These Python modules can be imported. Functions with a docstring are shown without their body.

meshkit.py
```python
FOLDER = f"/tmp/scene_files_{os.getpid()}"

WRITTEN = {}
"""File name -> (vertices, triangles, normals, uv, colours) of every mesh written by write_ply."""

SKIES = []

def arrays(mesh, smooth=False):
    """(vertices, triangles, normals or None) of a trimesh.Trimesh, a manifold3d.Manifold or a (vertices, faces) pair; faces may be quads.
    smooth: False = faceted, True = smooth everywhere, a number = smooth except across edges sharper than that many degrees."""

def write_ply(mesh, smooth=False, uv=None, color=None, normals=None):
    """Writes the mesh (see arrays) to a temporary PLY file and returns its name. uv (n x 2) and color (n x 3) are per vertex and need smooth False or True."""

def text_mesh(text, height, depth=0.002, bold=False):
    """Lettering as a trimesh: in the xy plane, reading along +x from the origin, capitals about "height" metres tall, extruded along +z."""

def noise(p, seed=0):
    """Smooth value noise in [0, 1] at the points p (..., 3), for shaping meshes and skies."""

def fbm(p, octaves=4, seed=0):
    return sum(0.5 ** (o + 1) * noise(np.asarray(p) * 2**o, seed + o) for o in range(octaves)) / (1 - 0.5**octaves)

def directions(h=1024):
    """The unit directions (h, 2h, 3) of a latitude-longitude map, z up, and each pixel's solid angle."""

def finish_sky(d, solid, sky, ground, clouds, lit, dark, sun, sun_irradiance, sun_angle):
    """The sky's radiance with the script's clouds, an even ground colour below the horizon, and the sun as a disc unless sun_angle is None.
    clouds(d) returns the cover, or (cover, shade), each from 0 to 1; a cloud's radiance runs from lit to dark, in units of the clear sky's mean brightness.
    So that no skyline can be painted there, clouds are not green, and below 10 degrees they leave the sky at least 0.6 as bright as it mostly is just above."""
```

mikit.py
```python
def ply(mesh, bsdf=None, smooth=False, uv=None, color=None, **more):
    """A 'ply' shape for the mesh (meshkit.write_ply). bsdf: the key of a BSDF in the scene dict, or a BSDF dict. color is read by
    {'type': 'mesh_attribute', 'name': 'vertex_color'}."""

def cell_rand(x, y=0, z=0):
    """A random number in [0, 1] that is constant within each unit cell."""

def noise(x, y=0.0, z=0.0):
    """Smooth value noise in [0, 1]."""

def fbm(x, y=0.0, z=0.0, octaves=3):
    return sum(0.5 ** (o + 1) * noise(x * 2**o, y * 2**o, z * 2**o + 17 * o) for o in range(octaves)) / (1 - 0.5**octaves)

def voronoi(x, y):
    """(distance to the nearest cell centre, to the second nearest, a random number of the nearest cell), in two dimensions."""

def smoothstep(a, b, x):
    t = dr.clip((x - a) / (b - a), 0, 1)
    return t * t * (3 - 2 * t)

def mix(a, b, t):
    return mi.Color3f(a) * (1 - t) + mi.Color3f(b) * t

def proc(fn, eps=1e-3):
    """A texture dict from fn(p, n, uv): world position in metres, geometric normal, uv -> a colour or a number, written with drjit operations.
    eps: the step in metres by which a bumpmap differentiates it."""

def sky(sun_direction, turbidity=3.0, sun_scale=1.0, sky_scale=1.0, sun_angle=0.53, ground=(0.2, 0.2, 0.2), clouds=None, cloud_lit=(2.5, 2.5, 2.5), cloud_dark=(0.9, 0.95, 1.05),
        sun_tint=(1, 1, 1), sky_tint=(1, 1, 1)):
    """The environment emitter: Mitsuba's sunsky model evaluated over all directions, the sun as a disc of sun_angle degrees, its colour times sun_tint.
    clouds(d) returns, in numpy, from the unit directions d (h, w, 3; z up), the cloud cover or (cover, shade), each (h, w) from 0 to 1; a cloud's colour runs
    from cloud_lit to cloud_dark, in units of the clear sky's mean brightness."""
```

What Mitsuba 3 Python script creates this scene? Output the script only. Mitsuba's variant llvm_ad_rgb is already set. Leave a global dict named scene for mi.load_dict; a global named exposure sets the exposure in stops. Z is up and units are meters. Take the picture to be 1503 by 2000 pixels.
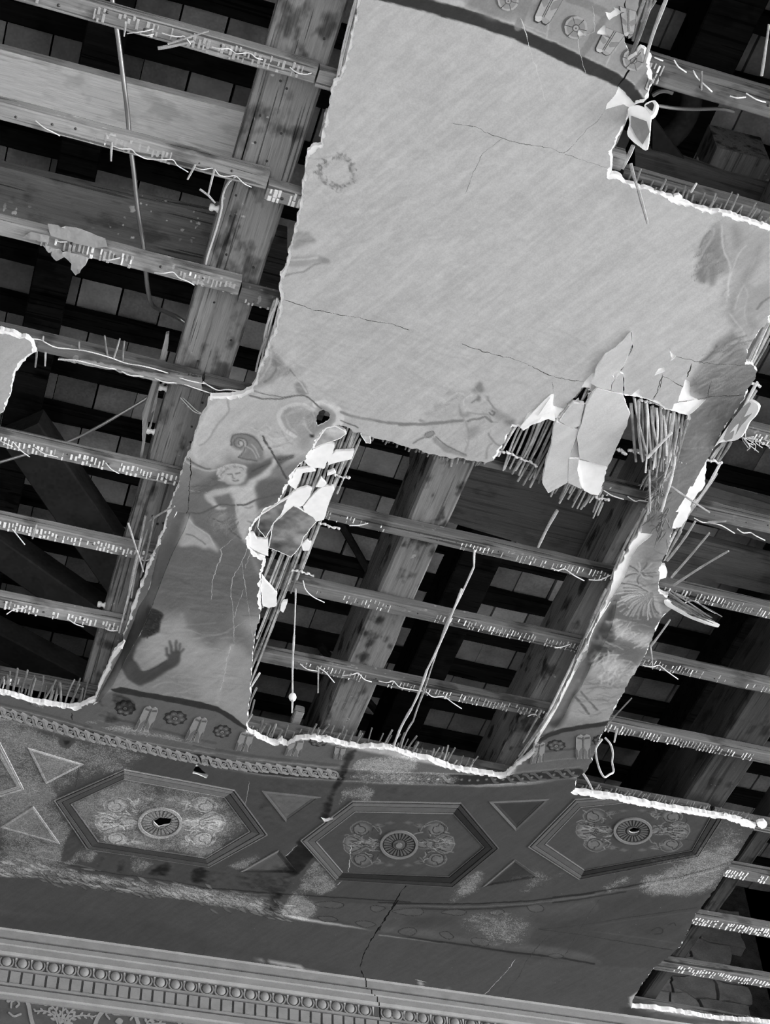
import math, random
import numpy as np, trimesh, shapely, drjit as dr, mitsuba as mi
import mikit, meshkit
from shapely import Polygon, LineString, MultiPolygon, box
from shapely.ops import unary_union

scene, labels = {}, {}
T = mi.ScalarTransform4f
ZC = 5.0                                   # height of the painted ceiling above the floor
EYE = np.array([0.0, 0.0, 1.6])
FWD, UP = np.array([0.210357, 0.607451, 0.765998]), np.array([-0.215898, -0.73532, 0.642412])

# ---------------------------------------------------------------- camera, light, exposure
scene['camera'] = {'type': 'perspective', 'fov': 25.4802, 'fov_axis': 'x', 'near_clip': 0.05, 'far_clip': 60.0,
                   'to_world': T().look_at(origin=list(EYE), target=list(EYE + FWD), up=list(UP))}
exposure = -0.8
WINDOW_RADIANCE = 60.0                     # daylight in the three tall windows of the right wall
WINDOW_Y = (-1.9, 0.9, 3.7)                # their centres
BACK_RADIANCE = 12.0                        # daylight in the window behind the photographer

rng = np.random.default_rng(11)
rnd = random.Random(5)


def W(s):
    return np.array([[float(a) for a in t.split(',')] for t in s.split()]) / 1000.0


def W3(s):
    p = W(s)
    p[:, 2] += ZC
    return p


# ---------------------------------------------------------------- naming
def numbered(name):
    if name not in scene and name not in labels and not any(k.startswith(name + '__') for k in scene):
        return name
    i = 1
    while True:
        k = f'{name}_{i:03d}'
        if k not in scene and k not in labels and not any(q.startswith(k + '__') for q in scene):
            return k
        i += 1


_count = {}


def child(parent, name):
    k = parent + '__' + name
    n = _count.get(k, 0)
    _count[k] = n + 1
    return k if n == 0 else f'{k}_{n:03d}'


def put(key, mesh, bsdf, smooth=False, uv=None, **lab):
    scene[key] = mikit.ply(mesh, bsdf, smooth=smooth, uv=uv)
    if lab:
        tag(key, **lab)
    return key


def tag(key, label=None, cat=None, group=None, kind=None):
    d = labels.setdefault(key, {})
    for a, b in (('label', label), ('category', cat), ('group', group), ('kind', kind)):
        if b:
            d[a] = b


def part(parent, name, mesh, bsdf, smooth=False, uv=None, **lab):
    return put(child(parent, name), mesh, bsdf, smooth, uv, **lab)


def cat(ms):
    return trimesh.util.concatenate([m for m in ms if m is not None and len(m.faces)])


# ---------------------------------------------------------------- materials (a black-and-white photograph: every colour is grey)
A0 = 0.92


def lin(g):
    return A0 * (g / 255.0) ** 2.2


def matte(name, fn):
    scene[name] = {'type': 'twosided', 'bsdf': {'type': 'diffuse', 'reflectance': mikit.proc(fn)}}


def grey(v):
    return mi.Color3f(v)


def fresco_fn(p, n, uv):
    """uv.x carries the paint's grey, uv.y its state: above one half bloomed with salts and lime, below one half damp."""
    g = mi.Float(uv.x)
    s = mi.Float(uv.y)
    grain = mikit.noise(p.x * 420, p.y * 420, p.z * 420)
    mott = mikit.fbm(p.x * 55, p.y * 75, p.z * 55, 4)
    brush = mikit.fbm(p.x * 26 + p.y * 14, p.y * 7 - p.x * 7, p.z * 20, 3)
    stroke = mikit.fbm(p.x * 120 + p.y * 70, p.y * 10 - p.x * 14, p.z * 20, 2)
    bloom = dr.clip((s - 0.5) * 2, 0, 1)
    damp = dr.clip((0.5 - s) * 2, 0, 1)
    wide = mikit.fbm(p.x * 13, p.y * 17, p.z * 13, 3)
    m = mikit.smoothstep(-0.10, 0.55, bloom * 1.15 - mott * 0.75 - wide * 0.55 + 0.30 + (grain - 0.5) * 0.34) * mikit.smoothstep(0.02, 0.25, bloom)
    g = g + m * (0.20 + 0.16 * (grain - 0.5))
    d = mikit.smoothstep(0.0, 0.6, damp * 1.3 - mott * 0.4 - wide * 0.3)
    g = g * (1 - 0.42 * d)
    g = g * (1 + 0.07 * (brush - 0.5) + 0.07 * (stroke - 0.5) + 0.06 * (grain - 0.5) + (0.06 + 0.8 * dr.abs(s - 0.5)) * (mott - 0.5))
    return grey(A0 * dr.power(dr.clip(g, 0.02, 1.0), 2.2))


def gypsum_fn(p, n, uv):
    a = mikit.fbm(p.x * 60, p.y * 60, p.z * 60, 4)
    return grey(0.88 + 0.20 * (a - 0.5))


def wood_fn(axis, g, span, fine=1.0, blotch=0.5, pale=0.0, split=0.35):
    def fn(p, n, uv):
        a, b = (p.x, p.y) if axis == 'x' else (p.y, p.x)
        w = (mikit.noise(a * 2.1, b * 9, p.z * 9) - 0.5) * 0.02
        ring = mikit.fbm(a * 5 * fine, (b + w) * 260 * fine, (p.z + w) * 260 * fine, 3)
        broad = mikit.fbm(a * 3.1, b * 26, p.z * 26, 3)
        dirt = mikit.fbm(a * 16, b * 24 + 3.7, p.z * 24, 4)
        crack = mikit.smoothstep(0.64, 0.70, mikit.fbm(a * 3.2, (b + w) * 150, (p.z + w) * 150 + 9.0, 2))
        fibre = mikit.noise(a * 42, (b + w) * 900, (p.z + w) * 900)
        v = g + span * (0.55 * (ring - 0.5) + 0.6 * (broad - 0.5)) - blotch * 0.55 * g * mikit.smoothstep(0.52, 0.74, dirt)
        v = v * (1 - split * crack) + 0.16 * g * (fibre - 0.5)
        fleck = mikit.smoothstep(0.70, 0.78, mikit.fbm(a * 70, b * 70, p.z * 70, 3)) * mikit.smoothstep(0.5, 0.62, mikit.fbm(a * 6, b * 6, p.z * 6, 2))
        v = v + pale * fleck
        return grey(A0 * dr.power(dr.clip(v, 0.02, 1.0), 2.2))
    return fn


def flat_fn(g, amp, sc):
    def fn(p, n, uv):
        a = mikit.fbm(p.x * sc, p.y * sc, p.z * sc, 4)
        b = mikit.noise(p.x * sc * 9, p.y * sc * 9, p.z * sc * 9)
        return grey(A0 * dr.power(dr.clip(g + amp * (a - 0.5) + amp * 0.35 * (b - 0.5), 0.02, 1.0), 2.2))
    return fn


matte('fresco', fresco_fn)
matte('gypsum', gypsum_fn)
matte('batten_wood', wood_fn('x', 0.60, 0.32, 1.0, 0.45, 0.12))
matte('batten_wood_dark', wood_fn('x', 0.43, 0.26, 1.0, 0.5, 0.12))
matte('beam_wood', wood_fn('y', 0.55, 0.26, 0.8, 0.75, 0.22, 0.35))
matte('beam_wood_dark', wood_fn('y', 0.27, 0.12, 0.8, 0.5, 0.12, 0.2))
matte('beam_plastered', wood_fn('y', 0.47, 0.22, 0.8, 0.9, 0.20, 0.2))
matte('plank_pale', wood_fn('x', 0.94, 0.12, 1.0, 0.22, 0.0, 0.12))
matte('plank_dark', wood_fn('x', 0.47, 0.24, 1.0, 0.4, 0.38))
matte('plank_mid', wood_fn('x', 0.40, 0.12, 0.7, 0.25, 0.0, 0.15))
matte('rafter_wood', wood_fn('x', 0.17, 0.10, 0.7, 0.4, 0.0))
matte('brace_wood', flat_fn(0.24, 0.12, 14))
for i, g in enumerate((0.60, 0.70, 0.80, 0.92)):
    matte(f'terracotta_{"abcd"[i]}', flat_fn(g, 0.26, 22))
for i, g in enumerate((0.50, 0.66, 0.82)):
    matte(f'reed_{"abc"[i]}', flat_fn(g, 0.34, 60))
matte('paper', flat_fn(0.60, 0.10, 30))
matte('room_plaster', flat_fn(0.80, 0.08, 3))
matte('floor_stone', flat_fn(0.88, 0.12, 2))
matte('stone', flat_fn(0.62, 0.24, 24))
matte('mortar', flat_fn(0.36, 0.2, 30))
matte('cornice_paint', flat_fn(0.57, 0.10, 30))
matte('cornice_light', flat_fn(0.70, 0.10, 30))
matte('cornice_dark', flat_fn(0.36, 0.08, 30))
matte('dull_plaster', flat_fn(0.70, 0.2, 60))
matte('crack_dirt', flat_fn(0.12, 0.05, 40))
matte('lath_wood', wood_fn('y', 0.62, 0.3, 1.0, 0.4, 0.0, 0.3))
matte('frame_paint', flat_fn(0.5, 0.06, 10))
scene['iron'] = {'type': 'twosided', 'bsdf': {'type': 'principled', 'base_color': {'type': 'rgb', 'value': [0.06] * 3}, 'roughness': 0.5, 'metallic': 0.6}}
scene['steel'] = {'type': 'twosided', 'bsdf': {'type': 'principled', 'base_color': {'type': 'rgb', 'value': [0.60] * 3}, 'roughness': 0.34, 'metallic': 0.8}}
scene['porcelain'] = {'type': 'twosided', 'bsdf': {'type': 'principled', 'base_color': {'type': 'rgb', 'value': [0.80] * 3}, 'roughness': 0.2, 'specular': 0.5}}
scene['wire'] = {'type': 'twosided', 'bsdf': {'type': 'principled', 'base_color': {'type': 'rgb', 'value': [0.72] * 3}, 'roughness': 0.6}}
scene['cable'] = {'type': 'twosided', 'bsdf': {'type': 'principled', 'base_color': {'type': 'rgb', 'value': [0.10] * 3}, 'roughness': 0.6}}
REEDS = ('reed_a', 'reed_b', 'reed_c')


# ---------------------------------------------------------------- shapes
def timber(axis, a0, a1, b0, b1, z0, z1, rough=0.0022, seg=0.035, cham=0.004, seed=0, bow=0.0):
    """A sawn timber along x or y, its edges chamfered and worn."""
    n = max(2, int((a1 - a0) / seg) + 1)
    a = np.linspace(a0, a1, n)
    c = cham
    ring = []
    for (p, q) in ((b0 + c, z0), ((b0 + b1) / 2, z0), (b1 - c, z0), (b1, z0 + c), (b1, z1 - c), (b1 - c, z1), (b0 + c, z1), (b0, z1 - c), (b0, z0 + c)):
        ring.append((p, q))
    ring = np.array(ring)
    k = len(ring)
    v = np.zeros((n, k, 3))
    v[:, :, 0] = a[:, None]
    v[:, :, 1] = ring[None, :, 0]
    v[:, :, 2] = ring[None, :, 1]
    d = np.stack([meshkit.fbm(v * [9, 40, 40], 3, seed + s) - 0.5 for s in (1, 2)], -1)
    v[:, :, 1:] += d * 2 * rough
    d = np.stack([meshkit.noise(v * [1.7, 0, 0] + [seed, 0, 0], seed + s) - 0.5 for s in (5, 6)], -1)
    v[:, :, 1:] += d * 2 * bow
    v = v.reshape(-1, 3)
    f = []
    for i in range(n - 1):
        for j in range(k):
            p, q = i * k + j, i * k + (j + 1) % k
            f += [(p, q, q + k), (p, q + k, p + k)]
    for base, flip in ((0, False), ((n - 1) * k, True)):
        for j in range(1, k - 1):
            t = (base, base + j + 1, base + j)
            f.append(t[::-1] if flip else t)
    if axis == 'y':
        v = v[:, [1, 0, 2]]
        f = [t[::-1] for t in f]
    m = trimesh.Trimesh(v, np.array(f), process=False)
    if m.volume < 0:
        m.invert()
    return m


def tube(pts, r, sides=6, cap=True):
    p = np.asarray(pts, float)
    r = np.broadcast_to(np.asarray(r, float), (len(p),))
    t = np.gradient(p, axis=0)
    t /= np.linalg.norm(t, axis=1, keepdims=True) + 1e-12
    ref = np.array([0.13, 0.31, 0.94])
    if abs(t.mean(0) @ ref) > 0.85 * np.linalg.norm(t.mean(0)):
        ref = np.array([0.9, 0.4, 0.1])
    a = np.cross(t, ref)
    a /= np.linalg.norm(a, axis=1, keepdims=True) + 1e-12
    b = np.cross(t, a)
    ang = np.arange(sides) * 2 * np.pi / sides
    v = p[:, None] + r[:, None, None] * (np.cos(ang)[None, :, None] * a[:, None] + np.sin(ang)[None, :, None] * b[:, None])
    n = len(p)
    i, j = np.meshgrid(np.arange(n - 1), np.arange(sides), indexing='ij')
    q = np.stack([i * sides + j, i * sides + (j + 1) % sides, (i + 1) * sides + (j + 1) % sides, (i + 1) * sides + j], -1).reshape(-1, 4)
    f = np.vstack([q[:, [0, 1, 2]], q[:, [0, 2, 3]]])
    v = v.reshape(-1, 3)
    if cap:
        v = np.vstack([v, p[:1], p[-1:]])
        e = []
        for j in range(sides):
            e.append((len(v) - 2, (j + 1) % sides, j))
            e.append((len(v) - 1, (n - 1) * sides + j, (n - 1) * sides + (j + 1) % sides))
        f = np.vstack([f, np.array(e)])
    m = trimesh.Trimesh(v, f, process=False)
    if cap and m.volume < 0:
        m.invert()
    return m


def spline(p, closed=False, n=6):
    p = np.asarray(p, float)
    if len(p) < 3:
        return p
    q = np.vstack([p[-1], p, p[:2]]) if closed else np.vstack([2 * p[0] - p[1], p, 2 * p[-1] - p[-2]])
    out = []
    for i in range(len(q) - 3):
        a, b, c, d = q[i:i + 4]
        for t in np.linspace(0, 1, n, endpoint=False):
            out.append(0.5 * (2 * b + (c - a) * t + (2 * a - 5 * b + 4 * c - d) * t * t + (3 * b - a - 3 * c + d) * t ** 3))
    if not closed:
        out.append(p[-1])
    return np.array(out)


def reed(p0, p1, r=0.0034, bend=0.006, seed=0, sides=6):
    g = np.random.default_rng(seed)
    p0, p1 = np.asarray(p0, float), np.asarray(p1, float)
    L = np.linalg.norm(p1 - p0)
    n = max(3, int(L / 0.03) + 2)
    t = np.linspace(0, 1, n)
    p = p0 + (p1 - p0) * t[:, None] + np.sin(t * np.pi)[:, None] * g.normal(0, bend * min(1, L / 0.2), 3)
    rr = r * (1 + 0.16 * (np.arange(n) % 3 == 1)) * (1 - 0.25 * t)
    rr = rr * g.uniform(0.85, 1.15)
    return tube(p, rr, sides)


def slab(poly, z0, z1):
    """A flat piece with this outline between two heights."""
    ms = []
    for g in getattr(poly, 'geoms', [poly]):
        if g.geom_type == 'Polygon' and g.area > 1e-7:
            m = trimesh.creation.extrude_polygon(g, z1 - z0, engine='earcut')
            m.apply_translation([0, 0, z0])
            ms.append(m)
    return cat(ms) if ms else None


def bx(x0, x1, y0, y1, z0, z1):
    m = trimesh.creation.box(bounds=[[x0, y0, z0], [x1, y1, z1]])
    return m


def noise2(p, f, seed):
    q = np.c_[np.asarray(p) * f, np.zeros(len(p))]
    return meshkit.noise(q, seed) - 0.5


def ragged(poly, step, amp, seed):
    def ring(c):
        c = np.array(shapely.segmentize(LineString(c), step).coords)[:-1]
        d = np.c_[noise2(c, 60, seed) + 0.7 * noise2(c, 150, seed + 1) + 0.5 * noise2(c, 320, seed + 4), noise2(c, 60, seed + 2) + 0.7 * noise2(c, 150, seed + 3) + 0.5 * noise2(c, 320, seed + 5)]
        return c + d * amp * 1.6
    out = []
    for g in getattr(poly, 'geoms', [poly]):
        if g.geom_type == 'Polygon':
            out.append(Polygon(ring(g.exterior.coords), [ring(h.coords) for h in g.interiors]).buffer(0))
    return unary_union(out)


# ---------------------------------------------------------------- the room below (only its light and the head of its front wall are seen)
RX0, RX1, RY0 = -3.2, 10.0, -3.6
put('floor', bx(RX0 - 0.2, RX1 + 0.2, RY0 - 0.2, 5.0, -0.1, 0.0), 'floor_stone', kind='structure', label='stone floor of the room far below the ceiling')


def wall_with_windows(key, x, centres, w, z0, z1, y0, y1, lab):
    t = 0.25
    xs = (x - t, x)
    ms, last = [], y0
    for c in centres:
        ms += [bx(*xs, last, c - w / 2, 0, ZC - 0.05), bx(*xs, c - w / 2, c + w / 2, 0, z0), bx(*xs, c - w / 2, c + w / 2, z1, ZC - 0.05)]
        last = c + w / 2
    ms.append(bx(*xs, last, y1, 0, ZC - 0.05))
    put(key, cat(ms), 'room_plaster', kind='structure', label=lab)


wall_with_windows('wall_right', RX1 + 0.25, WINDOW_Y, 1.5, 0.9, 4.1, RY0, 4.9, 'plain plastered right wall with three tall windows')
put('ceiling_rest', cat([bx(3.1, RX1 + 0.25, RY0, 4.9, ZC, ZC + 0.03), bx(RX0, -0.9, RY0, 4.9, ZC, ZC + 0.03), bx(-0.9, 3.1, RY0, 0.6, ZC, ZC + 0.03)]), 'room_plaster', kind='structure', label='the rest of the plain ceiling outside the picture')
put('wall_left', bx(RX0 - 0.25, RX0, RY0, 4.9, 0, ZC - 0.05), 'room_plaster', kind='structure', label='plain plastered left wall')
put('wall_back', cat([bx(RX0, -0.9, RY0 - 0.25, RY0, 0, ZC - 0.05), bx(0.9, RX1, RY0 - 0.25, RY0, 0, ZC - 0.05), bx(-0.9, 0.9, RY0 - 0.25, RY0, 0, 0.9), bx(-0.9, 0.9, RY0 - 0.25, RY0, 3.9, ZC - 0.05)]),
    'room_plaster', kind='structure', label='plain plastered back wall with one tall window')


def pane(key, a, b, c, d, rad):
    m = trimesh.Trimesh([a, b, c, d], [[0, 1, 2], [0, 2, 3]], process=False)
    s = mikit.ply(m, 'frame_paint')
    s['emitter'] = {'type': 'area', 'radiance': {'type': 'rgb', 'value': [rad] * 3}}
    scene[key] = s
    tag(key, label='daylit window pane', kind='structure')


for i, c in enumerate(WINDOW_Y):
    k = f'window_{i + 1}'
    x = RX1 + 0.12
    put(k, cat([bx(x - 0.04, x + 0.02, c - 0.75, c - 0.70, 0.9, 4.1), bx(x - 0.04, x + 0.02, c + 0.70, c + 0.75, 0.9, 4.1), bx(x - 0.04, x + 0.02, c - 0.7, c + 0.7, 0.9, 0.95),
                bx(x - 0.04, x + 0.02, c - 0.7, c + 0.7, 4.05, 4.1), bx(x - 0.04, x + 0.02, c - 0.025, c + 0.025, 0.95, 4.05), bx(x - 0.04, x + 0.02, c - 0.7, c + 0.7, 2.8, 2.85)]),
        'frame_paint', kind='structure', label='tall casement window in the right wall')
    pane(k + '__pane', [x, c + 0.7, 0.95], [x, c - 0.7, 0.95], [x, c - 0.7, 4.05], [x, c + 0.7, 4.05], WINDOW_RADIANCE)
y = RY0 - 0.12
put('window_4', cat([bx(-0.9, -0.85, y - 0.02, y + 0.04, 0.9, 3.9), bx(0.85, 0.9, y - 0.02, y + 0.04, 0.9, 3.9), bx(-0.85, 0.85, y - 0.02, y + 0.04, 0.9, 0.95), bx(-0.85, 0.85, y - 0.02, y + 0.04, 3.85, 3.9),
                     bx(-0.025, 0.025, y - 0.02, y + 0.04, 0.95, 3.85)]), 'frame_paint', kind='structure', label='tall casement window in the back wall')
pane('window_4__pane', [0.85, y, 0.95], [-0.85, y, 0.95], [-0.85, y, 3.85], [0.85, y, 3.85], BACK_RADIANCE)

# ---------------------------------------------------------------- the painted ceiling: outlines of its holes (millimetres on the ceiling plane)
SHEET = Polygon([(-0.9, 0.6), (3.1, 0.6), (3.1, 4.624), (-0.9, 4.785)])
VOIDS = ["""-532,1477 415,1187 450,1343 463,1399 469,1439 476,1514 476,1570 465,1581 464,1601 473,1643 477,1702 482,1726 463,1743 457,1756 458,1780 466,1821 473,1859 480,1905 482,1956 484,1998 489,2039 485,2076 489,2112 501,2130 505,2154 510,2195 511,2230 508,2272 508,2306 503,2346 505,2391 500,2418 481,2439 458,2453 431,2457 413,2467 410,2479 410,2505 401,2544 401,2642 397,2681 396,2716 400,2755 399,2782 399,2768 395,2802 393,2862 394,2932 383,3070 378,3189 373,3329 381,3365 368,3381 359,3430 355,3489 348,3539 347,3601 332,3615 311,3642 296,3649 265,3655 220,3656 180,3656 139,3651 110,3648 86,3647 27,3637 -289,3618 -378,2838 -116,2719 -73,2673 -66,2651 -58,2595 -60,2540 -47,2489 -22,2455 -28,2440 -46,2422 -77,2419 -114,2419 -185,2430 -423,2440""",
         """678,2447 680,2430 689,2423 702,2429 709,2437 708,2454 700,2468 687,2477 680,2468 679,2455""",
         """715,2478 747,2459 778,2466 808,2467 847,2471 881,2470 917,2476 958,2477 1001,2482 1042,2482 1065,2468 1084,2471 1109,2468 1134,2466 1149,2451 1154,2419 1157,2377 1158,2341 1175,2338 1191,2347 1208,2318 1225,2305 1235,2293 1253,2291 1257,2311 1274,2374 1279,2428 1294,2489 1321,2516 1336,2496 1347,2476 1366,2477 1398,2482 1431,2489 1449,2489 1451,2471 1439,2404 1438,2367 1435,2313 1431,2255 1425,2217 1407,2194 1388,2172 1401,2170 1425,2167 1456,2169 1493,2171 1474,2167 1504,2183 1522,2184 1566,2183 1570,2183 1576,2218 1575,2254 1585,2296 1598,2345 1596,2386 1594,2412 1587,2444 1588,2477 1594,2494 1600,2569 1600,2632 1599,2684 1594,2726 1608,2792 1614,2839 1617,2892 1622,2984 1620,3060 1629,3154 1628,3163 1632,3247 1626,3329 1626,3405 1634,3465 1611,3521 1595,3583 1582,3590 1502,3593 1425,3595 1352,3577 1279,3574 1227,3563 1182,3569 1135,3585 1068,3583 1020,3580 984,3584 947,3602 927,3631 905,3620 887,3638 857,3630 825,3615 800,3607 791,3583 778,3511 763,3428 742,3330 730,3295 723,3233 720,3172 710,3113 689,3035 684,3000 677,2938 680,2940 644,2935 623,2913 613,2870 618,2838 631,2783 659,2745 667,2678 675,2622 695,2572 697,2552 700,2514 709,2480""",
         """1010,1195 1025,1223 1027,1241 1037,1257 1038,1274 1041,1289 1035,1298 1025,1296 1036,1313 1046,1326 1052,1344 1056,1348 1063,1332 1070,1313 1079,1311 1089,1316 1097,1325 1103,1346 1115,1359 1123,1374 1126,1393 1130,1421 1127,1424 1112,1433 1106,1449 1104,1483 1105,1531 1103,1556 1118,1594 1124,1614 1136,1608 1165,1621 1188,1621 1222,1622 1256,1623 1285,1628 1319,1629 1356,1635 1404,1628 1457,1631 1491,1632 1529,1636 1666,1655 1801,1658 1459,1013 1207,977 988,1044""",
         """1801,1658 1750,1714 1683,1797 1635,1855 1632,1884 1626,1915 1622,1952 1638,1996 1663,1996 1674,2008 1678,2033 1679,2063 1680,2101 1676,2149 1672,2198 1672,2242 1673,2286 1673,2306 1702,2380 1695,2442 1703,2489 1702,2528 1681,2540 1695,2593 1701,2637 1704,2665 1716,2714 1740,2760 1766,2768 1771,2793 1796,2804 1784,2850 1790,2929 1797,2989 1796,3054 1797,3145 1798,3252 1802,3313 1814,3413 1818,3447 1818,3497 1803,3530 1822,3592 1829,3591 1961,3584 2079,3585 2187,3581 2323,3575 2427,3589 2425,3614 2427,3697 2433,3895 2430,4060 2454,4224 2414,4362 2413,4527 2428,4599 2510,4585 2634,4585 2760,4584 2866,4564 2996,4560 3529,4529 1945,1674"""]
# where the paint layer has flaked off the gypsum underneath
BARE = ["""1176,2331 1194,2348 1209,2317 1235,2292 1253,2293 1257,2276 1260,2251 1248,2251 1231,2252 1218,2215 1208,2233 1195,2264 1179,2290""",
        """1279,2160 1288,2134 1293,2124 1295,2139 1292,2152 1298,2163 1300,2176 1295,2186 1284,2183 1282,2199 1273,2214 1279,2182""",
        """1337,2113 1350,2100 1353,2109 1347,2132 1337,2122""",
        """1406,2164 1418,2140 1423,2143 1428,2164 1404,2169""",
        """1437,2092 1439,2075 1453,2061 1457,2073 1450,2081""",
        """1440,2007 1452,2018 1464,2024 1460,2038 1454,2053 1457,2031 1446,2018""",
        """1436,2094 1438,2072 1452,2059 1453,2074 1445,2084""",
        """1524,2150 1515,2082 1528,2085 1540,2112 1550,2125 1573,2129 1553,2137""",
        """1521,2184 1517,2160 1532,2149 1589,2123 1581,2154 1568,2182""",
        """1357,2391 1392,2390 1436,2393 1453,2470 1448,2488 1431,2489 1400,2481 1390,2461 1365,2423""",
        """1057,1408 1067,1413 1084,1421 1108,1436 1098,1447 1083,1443 1071,1451 1051,1466 1049,1454 1056,1437 1058,1426""",
        """964,1259 977,1258 982,1249 977,1245 991,1247 1002,1247 994,1253 988,1263 981,1274 973,1267""",
        """966,1307 973,1290 977,1286 985,1299 999,1309 984,1308 968,1310""",
        """924,1311 938,1318 953,1312 946,1320 933,1327 927,1322""",
        """1621,1955 1638,1963 1646,1994 1636,2001 1635,1979""",
        """1672,2307 1696,2299 1696,2336 1691,2379 1690,2413 1691,2447 1683,2476 1665,2481 1671,2410 1671,2364""",
        """1666,2391 1698,2382 1695,2442 1701,2490 1703,2531 1679,2538 1674,2514 1672,2471""",
        """1598,2576 1638,2570 1618,2621 1615,2656 1625,2734 1621,2812 1614,2839 1592,2720 1606,2636""",
        """611,2868 626,2869 638,2884 668,2878 680,2924 666,2931 636,2921 620,2910""",
        """354,3386 380,3372 379,3383 369,3415 360,3443 369,3465 360,3485 355,3551 350,3600 343,3598 345,3558 351,3483 352,3420""",
        """689,3815 691,3784 712,3805 735,3821 732,3836 714,3831 689,3828""",
        """1111,3916 1128,3919 1148,3900 1150,3916 1131,3935"""]
# pieces of plaster that have broken loose and hang a little out of the plane
FRAGMENTS = [("""1293,2122 1292,2107 1298,2070 1316,2044 1333,1992 1348,2022 1351,2042 1352,2092 1350,2102 1339,2112 1337,2122 1348,2131 1345,2145 1351,2164 1334,2167 1309,2164 1295,2158 1295,2141""", 190, (0.012, -0.006)),
             ("""1314,2168 1335,2168 1385,2168 1407,2196 1425,2217 1431,2255 1435,2313 1437,2393 1392,2390 1357,2387 1324,2323 1320,2293 1310,2225 1311,2190""", 198, (0.016, 0.004)),
             ("""1258,2294 1319,2303 1324,2328 1330,2393 1356,2469 1321,2516 1294,2489 1279,2428 1274,2374 1257,2312""", 194, (0.014, -0.004)),
             ("""1278,2227 1306,2224 1318,2290 1304,2302 1264,2291 1271,2246""", 192, (0.010, 0.0)),
             ("""1331,2395 1355,2388 1365,2426 1399,2480 1358,2470""", 188, (0.020, 0.002)),
             ("""1346,2147 1348,2131 1354,2108 1361,2111 1384,2165 1353,2166""", 186, (0.006, 0.004))]
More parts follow.
